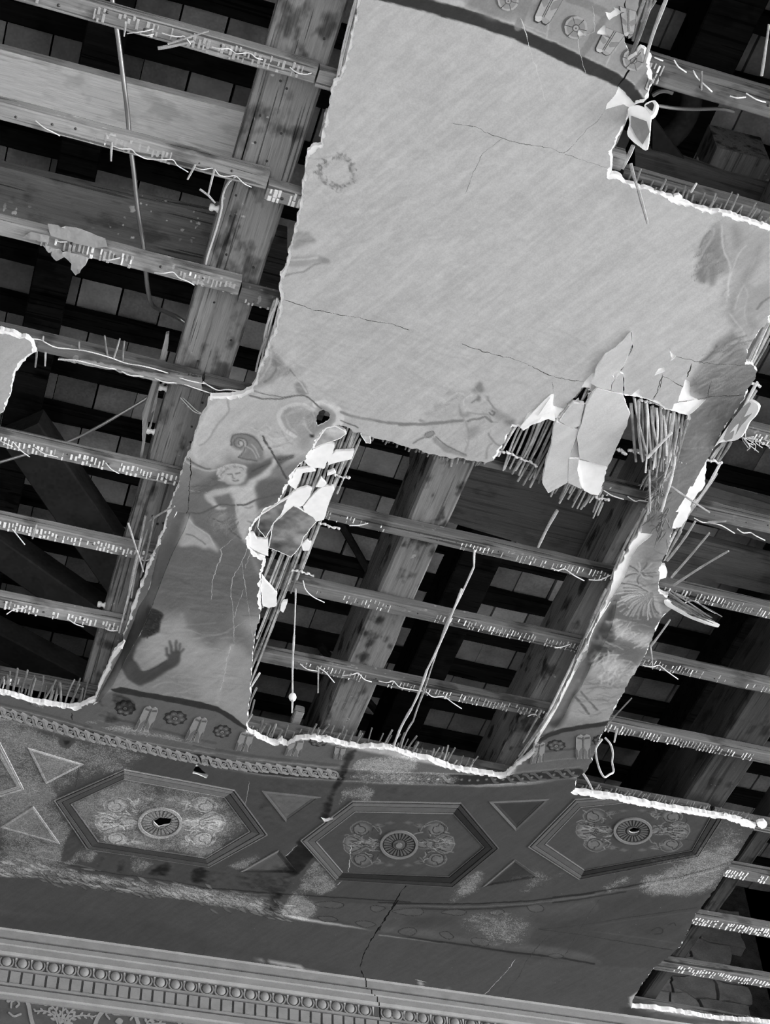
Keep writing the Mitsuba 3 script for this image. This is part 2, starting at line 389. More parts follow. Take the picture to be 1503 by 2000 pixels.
FRAG2 = [("""1290,2119 1289,2103 1296,2066 1314,2040 1330,1989 1346,2018 1348,2038 1350,2088 1348,2098 1336,2108 1335,2118 1345,2127 1343,2141 1348,2160 1332,2163 1307,2160 1292,2155 1292,2137""", 190, (0.012, -0.006)),
             ("""1311,2164 1332,2164 1383,2164 1404,2193 1422,2214 1429,2251 1432,2309 1435,2389 1389,2386 1355,2383 1321,2319 1318,2289 1307,2221 1308,2186""", 198, (0.016, 0.004)),
             ("""1256,2290 1317,2299 1321,2324 1328,2389 1354,2465 1318,2511 1291,2484 1277,2423 1271,2370 1254,2307""", 194, (0.014, -0.004)),
             ("""1276,2223 1303,2221 1316,2286 1302,2298 1262,2287 1269,2242""", 192, (0.010, 0.0)),
             ("""1329,2391 1353,2383 1363,2421 1397,2476 1355,2466""", 188, (0.020, 0.002)),
             ("""1344,2143 1346,2128 1351,2105 1359,2107 1382,2161 1350,2162""", 186, (0.006, 0.004))]
# cracks that go through the plaster
CRACKS = [("""1267,2234 1281,2207 1293,2190 1300,2185""", 11), ("""1258,2278 1267,2234""", 5)]
# small holes burst through the plaster
WOUNDS = [VOIDS.pop(1), """625,4073 641,4051 676,4050 674,4078 647,4097""", """2049,3715 2055,3698 2074,3698 2086,3713 2075,3723 2061,3723""", """694,3813 712,3808 733,3822 722,3829 699,3826""", """1284,2210 1291,2191 1302,2190 1305,2200 1308,2223 1292,2224"""]

voids = unary_union([ragged(Polygon(W(s)).buffer(0), 0.006, 0.0035, 3 + i) for i, s in enumerate(VOIDS)])
slots = unary_union([ragged(LineString(W(s)).buffer(w / 2000.0), 0.005, 0.0008, 40 + i) for i, (s, w) in enumerate(CRACKS)])
holes = unary_union([ragged(Polygon(W(s)).buffer(0), 0.004, 0.0022, 60 + i) for i, s in enumerate(WOUNDS)])
frag_polys = [Polygon(W(s)).buffer(0) for s, g, t in FRAGMENTS]
bare = unary_union([ragged(Polygon(W(s)).buffer(0), 0.005, 0.0015, 80 + i) for i, s in enumerate(BARE)])
big_frag = unary_union([f.buffer(0.001) for f in frag_polys])
core_poly = SHEET.difference(voids).difference(slots).difference(holes.buffer(0.014)).difference(big_frag)
crust = LineString(W("""1822,3592 1829,3591 1961,3584 2079,3585 2187,3581 2323,3575 2427,3589""")).buffer(0.012)
rim = ragged(SHEET.difference(unary_union([Polygon(W(s)).buffer(0.0052 if i < 3 else 0.001) for i, s in enumerate(VOIDS)] + [crust])), 0.004, 0.0052, 33)
whole = unary_union([Polygon(W(s)).buffer(0) for s in ("""425,2476 391,2470 375,2824 480,2811 494,2649""", """766,2425 1097,2327 1138,2442 1229,2537 1153,2560 770,2482""", """962,1198 1025,1179 1083,1330 1062,1336 1055,1360 1006,1291""", """620,3150 711,3123 747,3194 825,3625 774,3583 673,3361""")])
rim = rim.union(core_poly.intersection(whole))
paint_poly = rim.difference(voids).difference(slots).difference(holes).difference(big_frag).difference(bare)
core_poly = MultiPolygon([g for g in getattr(core_poly, 'geoms', [core_poly]) if g.area > 2e-4])
paint_poly = MultiPolygon([g for g in getattr(paint_poly, 'geoms', [paint_poly]) if g.geom_type == 'Polygon' and g.area > 1e-4])

FLAPS = [(W3("""415,2848,4 406,2933,10 399,2984,14 404,3107,17 404,3155,18 392,3207,19 390,3280,20 383,3390,21 370,3486,20 360,3555,17 349,3618,8"""),
          W3("""415,2848,4 406,2933,10 399,2984,14 405,3107,17 406,3154,18 393,3206,19 392,3280,20 384,3393,20 371,3484,18 363,3547,15 353,3609,5"""),
          W3("""448,2846,0 447,2901,0 436,2983,0 430,3068,0 427,3143,0 423,3227,0 417,3297,0 407,3350,0 396,3436,0 385,3525,0 361,3601,0"""), 70),
         (W3("""1622,2829,1 1622,2869,5 1619,2928,9 1626,2990,11 1640,3043,11 1632,3078,12 1630,3129,12 1633,3174,12 1636,3261,11 1630,3344,8 1627,3401,3"""),
          W3("""1625,2828,1 1625,2868,5 1623,2927,9 1628,2990,11 1641,3042,11 1637,3075,11 1636,3127,11 1638,3172,11 1640,3259,10 1637,3341,7 1631,3397,2"""),
          W3("""1636,2818,0 1651,2868,0 1660,2907,0 1666,2973,0 1667,3017,0 1661,3057,0 1666,3106,0 1670,3163,0 1661,3212,0 1666,3297,0 1657,3361,0"""), 112)]

PAINT = """p 128 30 1|249,2709 400,2675 425,2686 458,2685 482,2674 496,2659 493,2637 501,2631 513,2634 542,2630 564,2631 584,2623 613,2601 644,2607 703,2589 691,2681 645,2794 661,3000 563,3249 374,3304
p 112 60 1|265,2786 392,2769 485,2731 567,2727 656,2691 699,2708 645,2794 683,2994 576,3302 348,3369
p 104 90 1|308,2938 583,2857 690,2860 769,3071 735,3142 499,3223 406,3195 349,3134
p 128 40 .9|382,3227 460,3204 535,3188 606,3192 679,3233 757,3223 866,3596 734,3634 392,3549 373,3501
p 158 45 .9|463,3258 516,3219 582,3274 647,3287 688,3269 727,3283 804,3558 739,3543 686,3517 629,3507 591,3425 525,3412 466,3429 432,3355
p 108 30 .85|521,3205 559,3181 618,3170 665,3181 715,3235 730,3294 689,3274 640,3257 620,3301 574,3276 539,3243
p 148 12 .8|507,3202 517,3206 531,3245 561,3261 550,3271 521,3242
p 132 30 .8|526,3457 547,3431 590,3459 621,3496 601,3508 563,3499 527,3483
l 172 14 8 .5|685,3511 679,3413 670,3325 672,3279
p 145 20 .5|681,3277 724,3303 779,3518 733,3518 683,3465 676,3349
m sky
p 66 6 1|387,3331 393,3279 410,3237 421,3206 442,3203 460,3216 461,3247 464,3283 448,3307 432,3317 421,3327 416,3385 426,3421 435,3444 446,3461 437,3483 417,3476 405,3460 390,3431
p 54 5 1|414,3236 420,3203 440,3203 461,3217 459,3241 464,3277 451,3290 440,3303 427,3313 415,3297 413,3267
p 60 8 .7|414,3273 428,3256 438,3284 430,3309
p 80 6 1|407,3427 427,3414 446,3441 460,3444 485,3417 509,3384 502,3364 496,3343 501,3338 507,3356 512,3354 501,3313 506,3312 518,3343 521,3339 518,3304 522,3304 529,3337 532,3333 531,3311 535,3313 537,3341 542,3331 548,3329 542,3352 546,3380 540,3401 519,3427 496,3466 475,3492 460,3506 435,3497 410,3471
p 74 10 .7|428,3440 461,3450 492,3428 512,3396 525,3412 495,3460 462,3495 433,3484
l 62 3 3 .8|452,3449 468,3440 490,3419 510,3387
p 68 20 .9|296,3563 354,3606 411,3361 422,3270 419,3216 406,3195 381,3282 375,3359 369,3438 341,3563
m cherub
p 104 10 .9|431,2757 451,2732 479,2694 482,2674 511,2655 545,2645 572,2633 572,2662 559,2700 536,2726 507,2730 483,2757 449,2772
p 92 8 .9|563,2655 585,2624 613,2601 649,2582 656,2584 646,2601 624,2632 601,2658 577,2680 565,2693
l 76 4 3 .7|569,2663 595,2633 625,2607 653,2585
p 118 8 .6|626,2651 649,2624 674,2607 674,2632 648,2664
p 166 5 1|483,2693 486,2675 497,2662 517,2653 535,2648 551,2653 556,2666 556,2681 547,2708 534,2719 520,2721 507,2715 495,2714
p 180 6 1|505,2686 515,2674 532,2666 551,2668 559,2685 553,2704 541,2717 528,2716 514,2706
l 112 4 4 .9|511,2688 520,2685
l 104 4 4 .9|530,2682 540,2677
l 120 4 3 .8|523,2686 527,2697 532,2697
l 112 4 3 .9|528,2706 535,2706 541,2701
l 194 4 3 .8|485,2697 487,2679 498,2665 514,2655 536,2651 550,2656
l 196 4 3 .8|491,2705 496,2689 497,2674
l 188 4 3 .8|492,2715 501,2707 505,2694
l 118 4 3 .8|495,2697 499,2683 507,2671
l 118 4 3 .8|520,2662 534,2658 546,2662
p 182 6 1|566,2698 584,2678 599,2649 608,2627 606,2611 614,2606 622,2618 619,2638 611,2665 592,2695 583,2717 568,2732
p 176 6 1|471,2770 490,2752 515,2735 539,2723 550,2722 540,2740 514,2758 498,2770 496,2780 521,2801 532,2800 532,2807 516,2813 493,2798 478,2788
p 184 8 1|529,2728 550,2720 569,2707 586,2714 600,2737 604,2761 615,2783 611,2809 594,2835 578,2845 566,2828 562,2798 548,2772 535,2751
p 176 8 1|570,2816 608,2800 628,2774 614,2834 611,2871 615,2901 602,2894 583,2864
l 130 5 5 .7|581,2783 590,2783 598,2775
l 112 5 5 .7|600,2828 614,2834 614,2850
p 96 10 .8|589,2696 613,2674 650,2668 666,2688 659,2730 637,2761 621,2776 609,2744
l 92 5 3 1|443,2843 472,2837 497,2813 518,2791 551,2786 579,2773 603,2751 629,2731 655,2716
l 176 2.2 2 .8|433,2769 477,2761 506,2742 530,2731 542,2727
l 84 5 2 1|566,2546 586,2571 614,2606 642,2641 657,2661
P 84 2 1|565,2544 583,2562 581,2568 571,2559
p 118 12 .9|493,2829 519,2811 550,2812 569,2857 592,2887 572,2898 543,2875 530,2900 512,2874
p 140 8 .6|517,2832 536,2816 555,2846 538,2872
l 88 5 4 .7|512,2844 536,2847 554,2826
l 88 5 4 .7|555,2862 574,2877 597,2891
p 166 10 .95|440,2854 455,2860 476,2885 502,2898 526,2917 547,2937 549,2954 530,2947 512,2952 484,2950 448,2960 441,2916 440,2880
l 118 5 4 .8|457,2916 484,2919 512,2936
l 194 4 5 .6|452,2866 481,2889 512,2905 538,2934
p 132 12 .9|625,2924 637,2926 657,2957 676,2989 668,2998 648,2965
l 184 3 3 .8|553,2771 564,2808 578,2829 580,2854
p 190 10 .8|428,2471 454,2461 465,2495 455,2521 446,2546 435,2592 425,2623 432,2669 422,2672 403,2639 409,2590 415,2537 421,2503
l 140 4 5 .8|455,2465 464,2495 455,2523 445,2556 434,2602 420,2620
l 200 5 6 .6|418,2490 414,2533 407,2581 407,2628
l 100 5 4 .8|399,2672 428,2682 451,2687 462,2684
l 190 4 4 .7|400,2681 430,2691 460,2692 483,2681
m drapery
p 128 6 1|495,2593 489,2576 494,2560 514,2552 536,2550 552,2557 568,2576 579,2592 586,2621 560,2630 526,2627 534,2601 527,2574 519,2572 510,2579 516,2594 530,2587 527,2603 509,2606
l 96 4 3 .9|498,2597 491,2580 495,2563 514,2553 536,2553 559,2569 577,2588
l 100 3 2 .9|516,2589 511,2584 513,2577 521,2578 525,2587 518,2598 505,2595 500,2582 507,2568 525,2568 533,2582 529,2612 522,2628
l 168 4 3 .8|543,2579 560,2593 574,2613
l 168 4 3 .7|530,2587 551,2596 569,2619
l 92 4 3 .8|522,2628 545,2629 571,2627
l 190 4 4 .8|519,2534 529,2526 547,2535 559,2511 574,2513 581,2525 572,2533 590,2546 607,2541 633,2526 642,2526 637,2542 619,2556 609,2574 596,2582
l 190 3 4 .7|534,2544 550,2549 561,2536 580,2549 591,2565 583,2576
l 140 4 5 .6|597,2572 613,2563 632,2548 643,2549
m curl
p 150 14 .9|591,2480 591,2453 604,2433 627,2424 654,2429 675,2437 683,2467 695,2482 708,2474 720,2452 709,2427 690,2414 675,2414 695,2404 719,2410 734,2438 730,2462 710,2482 687,2518 691,2545 672,2560 645,2530 623,2517 605,2504
l 196 12 5 .9|644,2525 619,2514 600,2501 588,2481 586,2463 596,2444 614,2430 638,2425 662,2432
l 178 5 4 .7|644,2511 622,2499 610,2484 609,2466 619,2449 637,2434
l 205 20 4 .95|667,2412 683,2403 702,2404 719,2412 732,2429 736,2451 731,2465
p 140 8 1|650,2454 660,2437 675,2437 672,2415 693,2411 712,2426 721,2451 711,2473 696,2486 683,2505 663,2487
l 180 5 4 .8|648,2459 657,2479 674,2498 692,2509 705,2503
p 40 5 1|678,2508 687,2506 688,2512 681,2514
m halo
p 148 8 .95|495,2414 509,2367 516,2328 515,2277 526,2294 538,2301 559,2315 580,2330 579,2341 558,2358 546,2377 525,2394
m pennant
p 120 5 .8|528,2309 539,2303 560,2318 534,2333
l 175 5 4 .8|517,2286 524,2326 518,2370 509,2399
l 118 5 4 .8|530,2303 543,2336 538,2364 526,2383
l 118 4 3 .8|576,2331 604,2355 627,2375 636,2388
p 130 6 .9|599,2367 614,2357 634,2383 629,2396 610,2390
l 190 4 3 .8|594,2347 617,2367 633,2386
l 100 3.5 2.5 1|501,2434 535,2433 567,2425 598,2410 621,2397 638,2398 664,2412 682,2421
l 110 3 2.5 .9|509,2418 548,2418 582,2414 613,2401
l 104 3 2.5 1|740,2445 787,2453
l 120 8 4 .8|732,2417 769,2423 812,2421 864,2414 907,2406
l 120 8 4 .8|928,2386 964,2387 1014,2375 1062,2356 1094,2344 1126,2332
l 150 9 7 .7|519,1746 535,1744 554,1753 568,1771 572,1792 555,1811 530,1818 512,1811 495,1795 497,1779 507,1768
l 160 5 5 .7|515,1809 502,1831 477,1857
l 150 4 4 .6|455,1766 482,1764 509,1747
p 146 6 1|488,1958 499,1950 515,1950 535,1963 530,1971 510,1987 497,2000 489,1993
l 130 4 4 .6|495,1977 514,1974 532,1964
p 152 6 1|492,2025 518,2015 547,2002 567,2003 579,2009 572,2018 552,2022 536,2036 510,2046 489,2050
l 128 4 3 .8|490,2079 511,2065 532,2052 550,2029 564,2020
p 138 5 .9|562,2004 578,2004 583,2015 568,2019
l 190 5 4 .7|494,2032 523,2021 552,2007
p 172 14 .9|933,2381 957,2344 965,2318 976,2289 990,2273 1023,2272 1033,2237 1055,2253 1066,2271 1083,2289 1100,2302 1123,2307 1138,2314 1159,2338 1156,2369 1157,2406 1141,2423 1133,2462 1115,2461 1067,2454 982,2433 953,2405
m horse
p 126 6 .9|1023,2263 1026,2245 1031,2233 1041,2240 1050,2255 1045,2265 1033,2266
p 120 5 .9|1042,2284 1043,2273 1051,2274 1053,2283 1049,2289
l 122 5 4 .9|1035,2298 1041,2287 1049,2282
p 118 5 .8|1062,2268 1068,2267 1070,2277 1066,2277
l 128 4 4 .8|1068,2276 1087,2294 1100,2302
p 140 8 .9|1089,2305 1102,2301 1121,2308 1138,2314 1134,2322 1116,2327 1103,2325
l 106 4 3 .9|1088,2314 1097,2321 1098,2311 1092,2307
p 132 8 .8|1014,2327 1026,2336 1037,2332 1039,2344 1027,2344 1016,2339
l 138 4 4 .8|1034,2330 1059,2326 1085,2321 1100,2338 1114,2336
l 115 7 4 .85|1043,2355 1052,2346 1065,2341 1080,2330 1089,2335 1101,2340
l 122 9 4 .9|883,2414 927,2400 970,2384 1002,2370 1029,2357
l 198 3 3 .8|1019,2314 1011,2299 1016,2286 1027,2276
l 195 4 4 .7|967,2324 979,2297 992,2278 1007,2280
p 145 10 .8|964,2295 973,2278 981,2274 979,2283 967,2297
p 148 10 .8|947,2336 950,2323 964,2324 964,2336 955,2345
p 148 10 .8|934,2363 946,2356 955,2360 942,2366
l 140 4 4 .7|1004,2313 1020,2338 1040,2361 1056,2387 1066,2420 1070,2447
p 140 10 .8|1053,2376 1075,2363 1083,2379 1070,2404 1061,2400
p 118 8 .8|1131,2329 1151,2317 1158,2336 1140,2338
l 128 5 5 .8|1107,2378 1120,2392 1138,2402 1155,2406
l 130 5 5 .7|1124,2403 1120,2420 1127,2455
p 142 4 1|977,2434 984,2426 997,2435 1029,2443 1074,2458 1072,2466 1036,2463 1013,2461
l 110 3 2 .9|983,2424 1008,2438 1041,2449 1074,2458
P 136 3 1|953,2427 961,2414 971,2409 977,2419 971,2430 959,2435
l 104 3 2 .9|954,2429 959,2416 969,2410 976,2417 970,2429 960,2434
l 120 5 3 .9|934,2459 942,2446 955,2435
p 138 12 .9|1404,1759 1393,1740 1393,1705 1398,1678 1400,1664 1415,1659 1431,1688 1457,1720 1481,1751 1483,1771 1463,1779 1466,1802 1460,1813 1448,1804 1441,1811 1425,1806 1414,1794 1411,1775
m figure
p 122 10 .8|1414,1668 1429,1689 1452,1722 1472,1742 1457,1743 1436,1738 1422,1725 1419,1700
p 118 8 .8|1416,1791 1425,1782 1440,1792 1445,1808 1430,1810
p 124 8 .7|1441,1766 1457,1772 1469,1804 1459,1810
l 170 4 5 .7|1406,1747 1406,1730 1409,1689 1405,1670
l 112 4 4 .7|1393,1728 1392,1703 1398,1678
p 156 30 .9|1418,1653 1451,1634 1505,1640 1615,1650 1680,1783 1636,1856 1621,1894 1621,1950 1590,1944 1534,1881 1519,1861 1504,1805 1481,1751 1455,1721
p 135 14 .7|1445,1650 1457,1655 1477,1680 1477,1703 1459,1686
l 190 4 4 .7|1419,1658 1431,1688 1456,1724 1481,1751 1497,1796 1516,1832
l 188 4 4 .7|1493,1692 1488,1726 1492,1768 1502,1806 1518,1846
l 186 4 4 .7|1530,1710 1532,1753 1537,1784 1537,1825 1543,1860
l 182 4 4 .6|1532,1785 1556,1814 1566,1853 1591,1888
p 132 14 .7|1525,1683 1526,1723 1520,1765 1534,1791 1543,1776 1542,1729
p 176 14 .7|1550,1733 1566,1723 1586,1752 1573,1770 1553,1785 1541,1777
p 148 16 .7|1553,1797 1593,1779 1611,1806 1594,1826 1573,1845 1556,1820
l 110 5 4 .8|1610,1804 1600,1822 1594,1843
p 136 12 .7|1526,1847 1535,1838 1545,1871 1570,1888 1565,1902 1541,1885
p 138 12 .7|1581,1867 1616,1884 1626,1893 1601,1897
l 178 5 4 .7|1536,1874 1563,1890 1589,1913 1614,1937
p 126 12 .9|1538,1997 1541,1955 1558,1932 1564,1918 1583,1934 1576,1954 1560,1984 1556,2036 1544,2059 1538,2093 1529,2086 1532,2043
p 120 20 .9|1530,2089 1552,2050 1568,2001 1586,1958 1615,1955 1660,1992 1670,2002 1674,2052 1669,2100 1595,2121 1560,2119
l 160 4 4 .7|1535,2074 1550,2022 1561,1987 1584,1943
l 158 4 4 .6|1552,2088 1568,2026 1584,1983
l 92 5 4 .7|1529,2025 1542,2005 1547,1969
p 96 8 .7|1585,2098 1616,2070 1647,2054 1640,2069 1609,2091
p 112 14 1|1589,2123 1570,2183 1598,2345 1600,2457 1608,2540 1737,2502 1705,2141 1692,2029 1665,2000 1614,2015 1549,2087
p 118 30 .9|1569,2181 1580,2154 1598,2122 1683,2101 1668,2203 1680,2288 1674,2364 1609,2370
p 128 20 .5|1603,2242 1629,2219 1658,2254 1637,2280 1599,2271
p 88 14 .5|1626,2148 1662,2169 1657,2179 1637,2165
p 92 18 .6|1579,2257 1604,2282 1614,2311 1591,2306
p 128 40 1|1556,2424 1656,2394 1699,2603 1716,2714 1774,2804 1797,2989 1798,3252 1687,3429 1576,3391 1621,3015 1625,2823 1625,2670
p 104 18 .9|1625,2799 1687,2817 1758,2833 1782,2814 1781,2875 1759,2900 1690,2889 1648,2877
p 172 14 .9|1625,2734 1659,2730 1705,2752 1735,2767 1770,2817 1782,2844 1737,2827 1695,2815 1654,2815 1663,2782 1624,2764
l 96 5 5 .7|1716,2767 1715,2797 1702,2831
l 96 5 5 .7|1720,2766 1736,2803 1758,2833
l 180 6 6 .7|1714,2773 1691,2804 1664,2818
l 180 6 6 .7|1729,2775 1755,2804 1779,2839
l 170 6 6 .8|1626,2716 1644,2694 1671,2703 1692,2721
l 165 6 6 .8|1642,2688 1663,2717 1659,2730
p 184 16 .9|1650,2895 1673,2894 1704,2922 1741,2924 1772,2909 1796,2921 1785,2961 1751,2946 1715,2950 1681,2935
p 98 18 .8|1663,2959 1720,2961 1790,2973 1803,2981 1781,3039 1705,3016 1660,2998
p 176 22 .85|1653,3038 1665,3009 1705,3016 1753,3041 1796,3054 1799,3105 1749,3100 1711,3124 1668,3098
p 150 26 .9|1665,3150 1719,3141 1789,3128 1799,3245 1683,3294 1650,3234
l 84 8 4 .8|1660,3198 1732,3258
l 88 6 4 .7|1677,3180 1749,3239
p 74 10 .9|1694,3047 1700,2995 1671,2923 1632,2819 1632,2873 1633,2965 1639,3050 1658,3096 1661,3153 1657,3200 1659,3293 1639,3339 1674,3329 1666,3224 1664,3088
p 118 10 .6|1635,3052 1652,3059 1654,3123 1640,3159 1637,3102
p 100 8 1|-10,3534 309,3586 409,3541 574,3546 692,3539 787,3584 959,3590 1249,3592 1581,3587 1609,3529 1626,3405 1655,3369 1681,3348 1800,3283 1823,3246 1874,3368 1804,3523 1667,3591 1493,3655 1298,3807 658,3843 120,3855 -106,3840
P 58 2 1|406,3526 478,3527 569,3524 642,3523 689,3529 742,3552 798,3591 793,3599 732,3569 690,3549 630,3551 569,3548 483,3549 395,3551 382,3542
P 58 2 1|1626,3405 1650,3367 1678,3341 1733,3309 1804,3268 1811,3286 1740,3327 1689,3356 1657,3385 1635,3416
l 82 10 5 .7|376,3657 461,3661 629,3676 722,3681
l 84 8 5 .7|93,3686 217,3694 362,3714
l 80 12 6 .6|667,3708 839,3704 1095,3676
l 120 4 3 .8|372,3680 511,3697 728,3705
l 122 4 3 .8|671,3726 799,3718 970,3702 1118,3679
l 122 4 3 .8|1677,3488 1773,3446 1819,3412
l 78 10 4 .7|1662,3450 1745,3412 1795,3377
p 56 3 1|73,3720 113,3711 239,3722 366,3732 521,3744 736,3739 805,3740 973,3714 1106,3696 1178,3686 1312,3653 1474,3612 1582,3583 1662,3549 1791,3492 1804,3523 1673,3581 1594,3616 1488,3653 1323,3688 1113,3734 901,3772 684,3782 525,3763 373,3765 228,3753 102,3742 77,3740
p 92 30 .9|1115,3697 1311,3646 1324,3687 1130,3734
l 132 4 2 1|70,3696 95,3698 177,3702 262,3710 364,3723 519,3734 733,3728
l 128 4 2 1|78,3746 103,3749 229,3759 366,3774 527,3771 746,3780
l 128 4 2 1|801,3726 971,3704 1099,3687 1310,3644
l 124 4 2 1|814,3776 902,3777 1072,3749 1199,3723 1327,3697
l 132 4 2 1|1222,3670 1347,3637 1473,3608 1581,3579
l 118 4 2 1|1580,3575 1635,3551 1714,3517 1792,3481
l 124 4 2 1|1238,3720 1364,3689 1489,3656 1597,3623 1678,3592 1806,3529
p 77 8 1|25,3777 105,3760 230,3768 375,3778 528,3779 748,3788 904,3784 1074,3757 1329,3703 1492,3662 1599,3629 1680,3598 1809,3535 1861,3576 2540,3520 2652,3971 2514,4362 2306,4450 1563,4419 869,4416 215,4438 119,4439
p 79 10 1|64,3766 105,3760 230,3768 375,3778 528,3779 748,3788 904,3784 1074,3757 1329,3703 1492,3662 1599,3629 1680,3598 1809,3535 1891,3614 2039,3858 2068,4046 1901,4132 1729,4204 1410,4270 1228,4287 1002,4327 823,4363 657,4367 428,4365 200,4348 156,4347
p 78 10 .9|1873,3909 1986,3997 2121,3914 2311,3777 2428,3707 2431,3766 2308,3884 2155,3996 1947,4101
l 60 5 3 .9|198,4331 265,4334 324,4342 426,4354 562,4356 744,4346 886,4348
l 56 5 3 .9|208,4394 249,4400
l 120 4 3 .6|315,4341 424,4344 516,4354
l 56 6 3 1|821,4356 956,4333 1075,4318 1229,4290 1366,4267 1505,4243
l 108 5 3 .7|824,4370 960,4347 1077,4328
l 54 7 3 1|1410,4272 1546,4240 1680,4203 1811,4157 1897,4121 1980,4079 2064,4038
l 100 6 3 .8|1414,4284 1550,4252 1685,4218 1817,4171 1902,4135 1985,4093 2068,4048
l 58 7 4 .9|1418,4297 1554,4265 1690,4230 1820,4182 1906,4146
l 52 7 3 1|1944,4093 2028,4051 2148,3979 2226,3926 2305,3877 2378,3815 2426,3767
l 96 6 3 .8|1948,4105 2032,4063 2154,3992 2234,3943 2311,3890 2413,3805
l 55 7 4 .9|1954,4119 2037,4076 2158,4003
p 74 10 1|1972,4165 2167,4024 2329,3931 2424,3828 2424,3983 2425,4030 2263,4131 2092,4212 2005,4252
l 56 3 2 .8|1959,4265 2089,4204 2253,4106 2418,4016
l 52 3 2 .8|1959,4265 2109,4255 2263,4253 2430,4252
l 84 6 4 .7|2094,4219 2217,4144 2409,4042
l 86 6 4 .7|2099,4230 2249,4220 2432,4210
p 72 14 .6|2239,4170 2349,4091 2423,4143 2371,4190 2288,4189
l 54 4 3 .8|2322,4171 2334,4152 2355,4154 2360,4177 2339,4187
l 54 4 3 .8|2364,4127 2378,4111 2389,4124
p 84 8 1|203,4362 339,4375 521,4375 889,4362 961,4354 1097,4331 1235,4312 1513,4268 1558,4275 1693,4241 1824,4192 2035,4094 2079,4074 2105,4137 1952,4268 1989,4363 2196,4363 2211,4401 1954,4406 1705,4418 1459,4426 1308,4397 1072,4416 838,4427 667,4417 484,4423 349,4431 215,4439
p 72 26 .7|1524,4324 1632,4278 1680,4288 1665,4332 1561,4361
p 72 34 .6|1918,4229 2010,4156 2096,4116 2175,4311 2081,4337 1968,4336 2004,4269
p 94 14 .8|1458,4394 1541,4375 1638,4368 1791,4378 1894,4382 1983,4348 2136,4347 2195,4364 2097,4378 1945,4384 1748,4398 1601,4406 1471,4419
l 50 10 5 .8|1473,4426 1606,4421 1753,4413 1903,4408 2052,4395 2207,4394
p 83 7 1|127,4449 220,4468 351,4438 488,4441 671,4431 904,4419 886,4429 1073,4419 1235,4429 1462,4417 1564,4425 1462,4437 1656,4423 1804,4415 1959,4421 2211,4401 2463,4376 2427,4598 3021,4736 2971,5065 1871,5365 351,5274 99,4744
p 76 20 .6|286,4605 506,4603 724,4572 916,4609 937,4696 709,4713 483,4715 261,4717
p 76 24 .6|896,4669 1128,4667 1466,4685 1359,4650 1116,4623
p 96 18 .4|247,4631 333,4622 465,4622 381,4645 251,4660
p 66 10 .8|2418,4592 2632,4593 2899,4570 2611,4649 2425,4642
p 150 3 1|329,1313 539,1333 652,1323 730,1333 808,1340 874,1350 962,1363 1019,1374 1085,1390 1133,1421 1174,1420 1034,1098
P 62 2 1|473,1370 545,1350 611,1340 685,1338 733,1340 810,1345 875,1353 962,1366 1026,1377 1081,1392 1127,1423 1104,1435 1077,1418 1054,1410 975,1398 887,1384 806,1372 724,1368 635,1369 551,1370 483,1374
p 128 10 .8|681,1328 733,1288 825,1284 811,1308 752,1341 713,1338
l 172 3 2 .8|787,1339 811,1335 867,1342
l 128 18 4 .8|765,1279 798,1276 801,1315 802,1343
l 126 20 4 .8|882,1253 930,1257 965,1263
l 124 16 4 .8|969,1273 963,1315 955,1359
l 126 14 4 .8|1105,1357 1103,1380 1097,1399
l 186 3 2 .7|867,1264 863,1298 864,1331 868,1349
l 182 3 2 .7|1025,1301 1016,1331 1012,1361 1014,1372
L 92 1.6 .6 .9|507,2141 545,2143 580,2148 617,2144 651,2144 691,2138 733,2137 774,2133 820,2137
L 88 1.6 .6 .9|951,2140 972,2142 1005,2145 1044,2146 1086,2145 1131,2151 1170,2162 1207,2166 1243,2165 1277,2160
L 110 1.4 .6 .8|740,1595 792,1588 834,1596 859,1597 894,1597 966,1589 1002,1592
L 120 1.2 .6 .8|1002,1592 1019,1557 1030,1521 1047,1490 1049,1476
L 130 1.2 .6 .7|1002,1592 1050,1596 1111,1597
L 130 1.2 .6 .7|859,1597 843,1621 830,1641 826,1686 825,1753
L 80 1.8 .6 .9|1455,2083 1457,2112 1463,2136 1459,2159
L 80 1.4 .6 .9|1201,2179 1216,2214
L 80 1.4 .6 .9|1456,2088 1464,2120 1464,2135 1462,2160
L 90 1.4 .6 .8|1456,2088 1482,2095 1511,2102 1540,2116
L 84 1.4 .6 .8|1464,2024 1490,2025 1522,2025 1567,2019 1636,2001
L 70 1.4 .6 .9|1578,2063 1583,2096 1591,2116
L 60 1.6 .6 .9|1520,2153 1555,2135 1594,2113 1675,2084
L 66 2 .8 .8|2002,4282 1987,4372 1982,4437 1987,4540 1979,4599 1986,4643
L 70 1.4 .6 .8|2105,4217 2102,4299 2093,4367
L 66 1.6 .6 .8|2105,3806 2107,3903 2099,3981 2088,4140 2094,4375
L 60 1.8 .6 .8|2125,3713 2181,3708 2278,3705 2394,3698
L 74 1.4 .6 .7|2383,3600 2354,3655 2316,3702
L 66 1.8 .8 .9|359,3883 364,3941 367,3987
L 64 1.6 .8 .8|929,4652 930,4714 945,4806
L 56 3 1.5 .8|295,3665 303,3700
L 170 1.6 .6 .8|552,2940 563,2957 561,3007 561,3060 575,3128
L 165 1.6 .6 .8|623,2914 619,2967 610,3034 619,3085 637,3140 657,3202 675,3272
L 165 1.6 .6 .8|619,2967 648,3046 675,3117 719,3234
L 160 1.4 .6 .7|649,3064 648,3131 652,3179
L 160 1.4 .6 .7|633,2922 634,2991
L 165 1.4 .6 .7|660,3214 685,3169
L 170 1.6 .6 .8|579,2896 560,2928 552,2943 563,2956 564,2990
L 178 2.5 1 .8|668,3281 670,3331 681,3412 684,3471
L 190 2 .8 .8|802,1324 920,1488
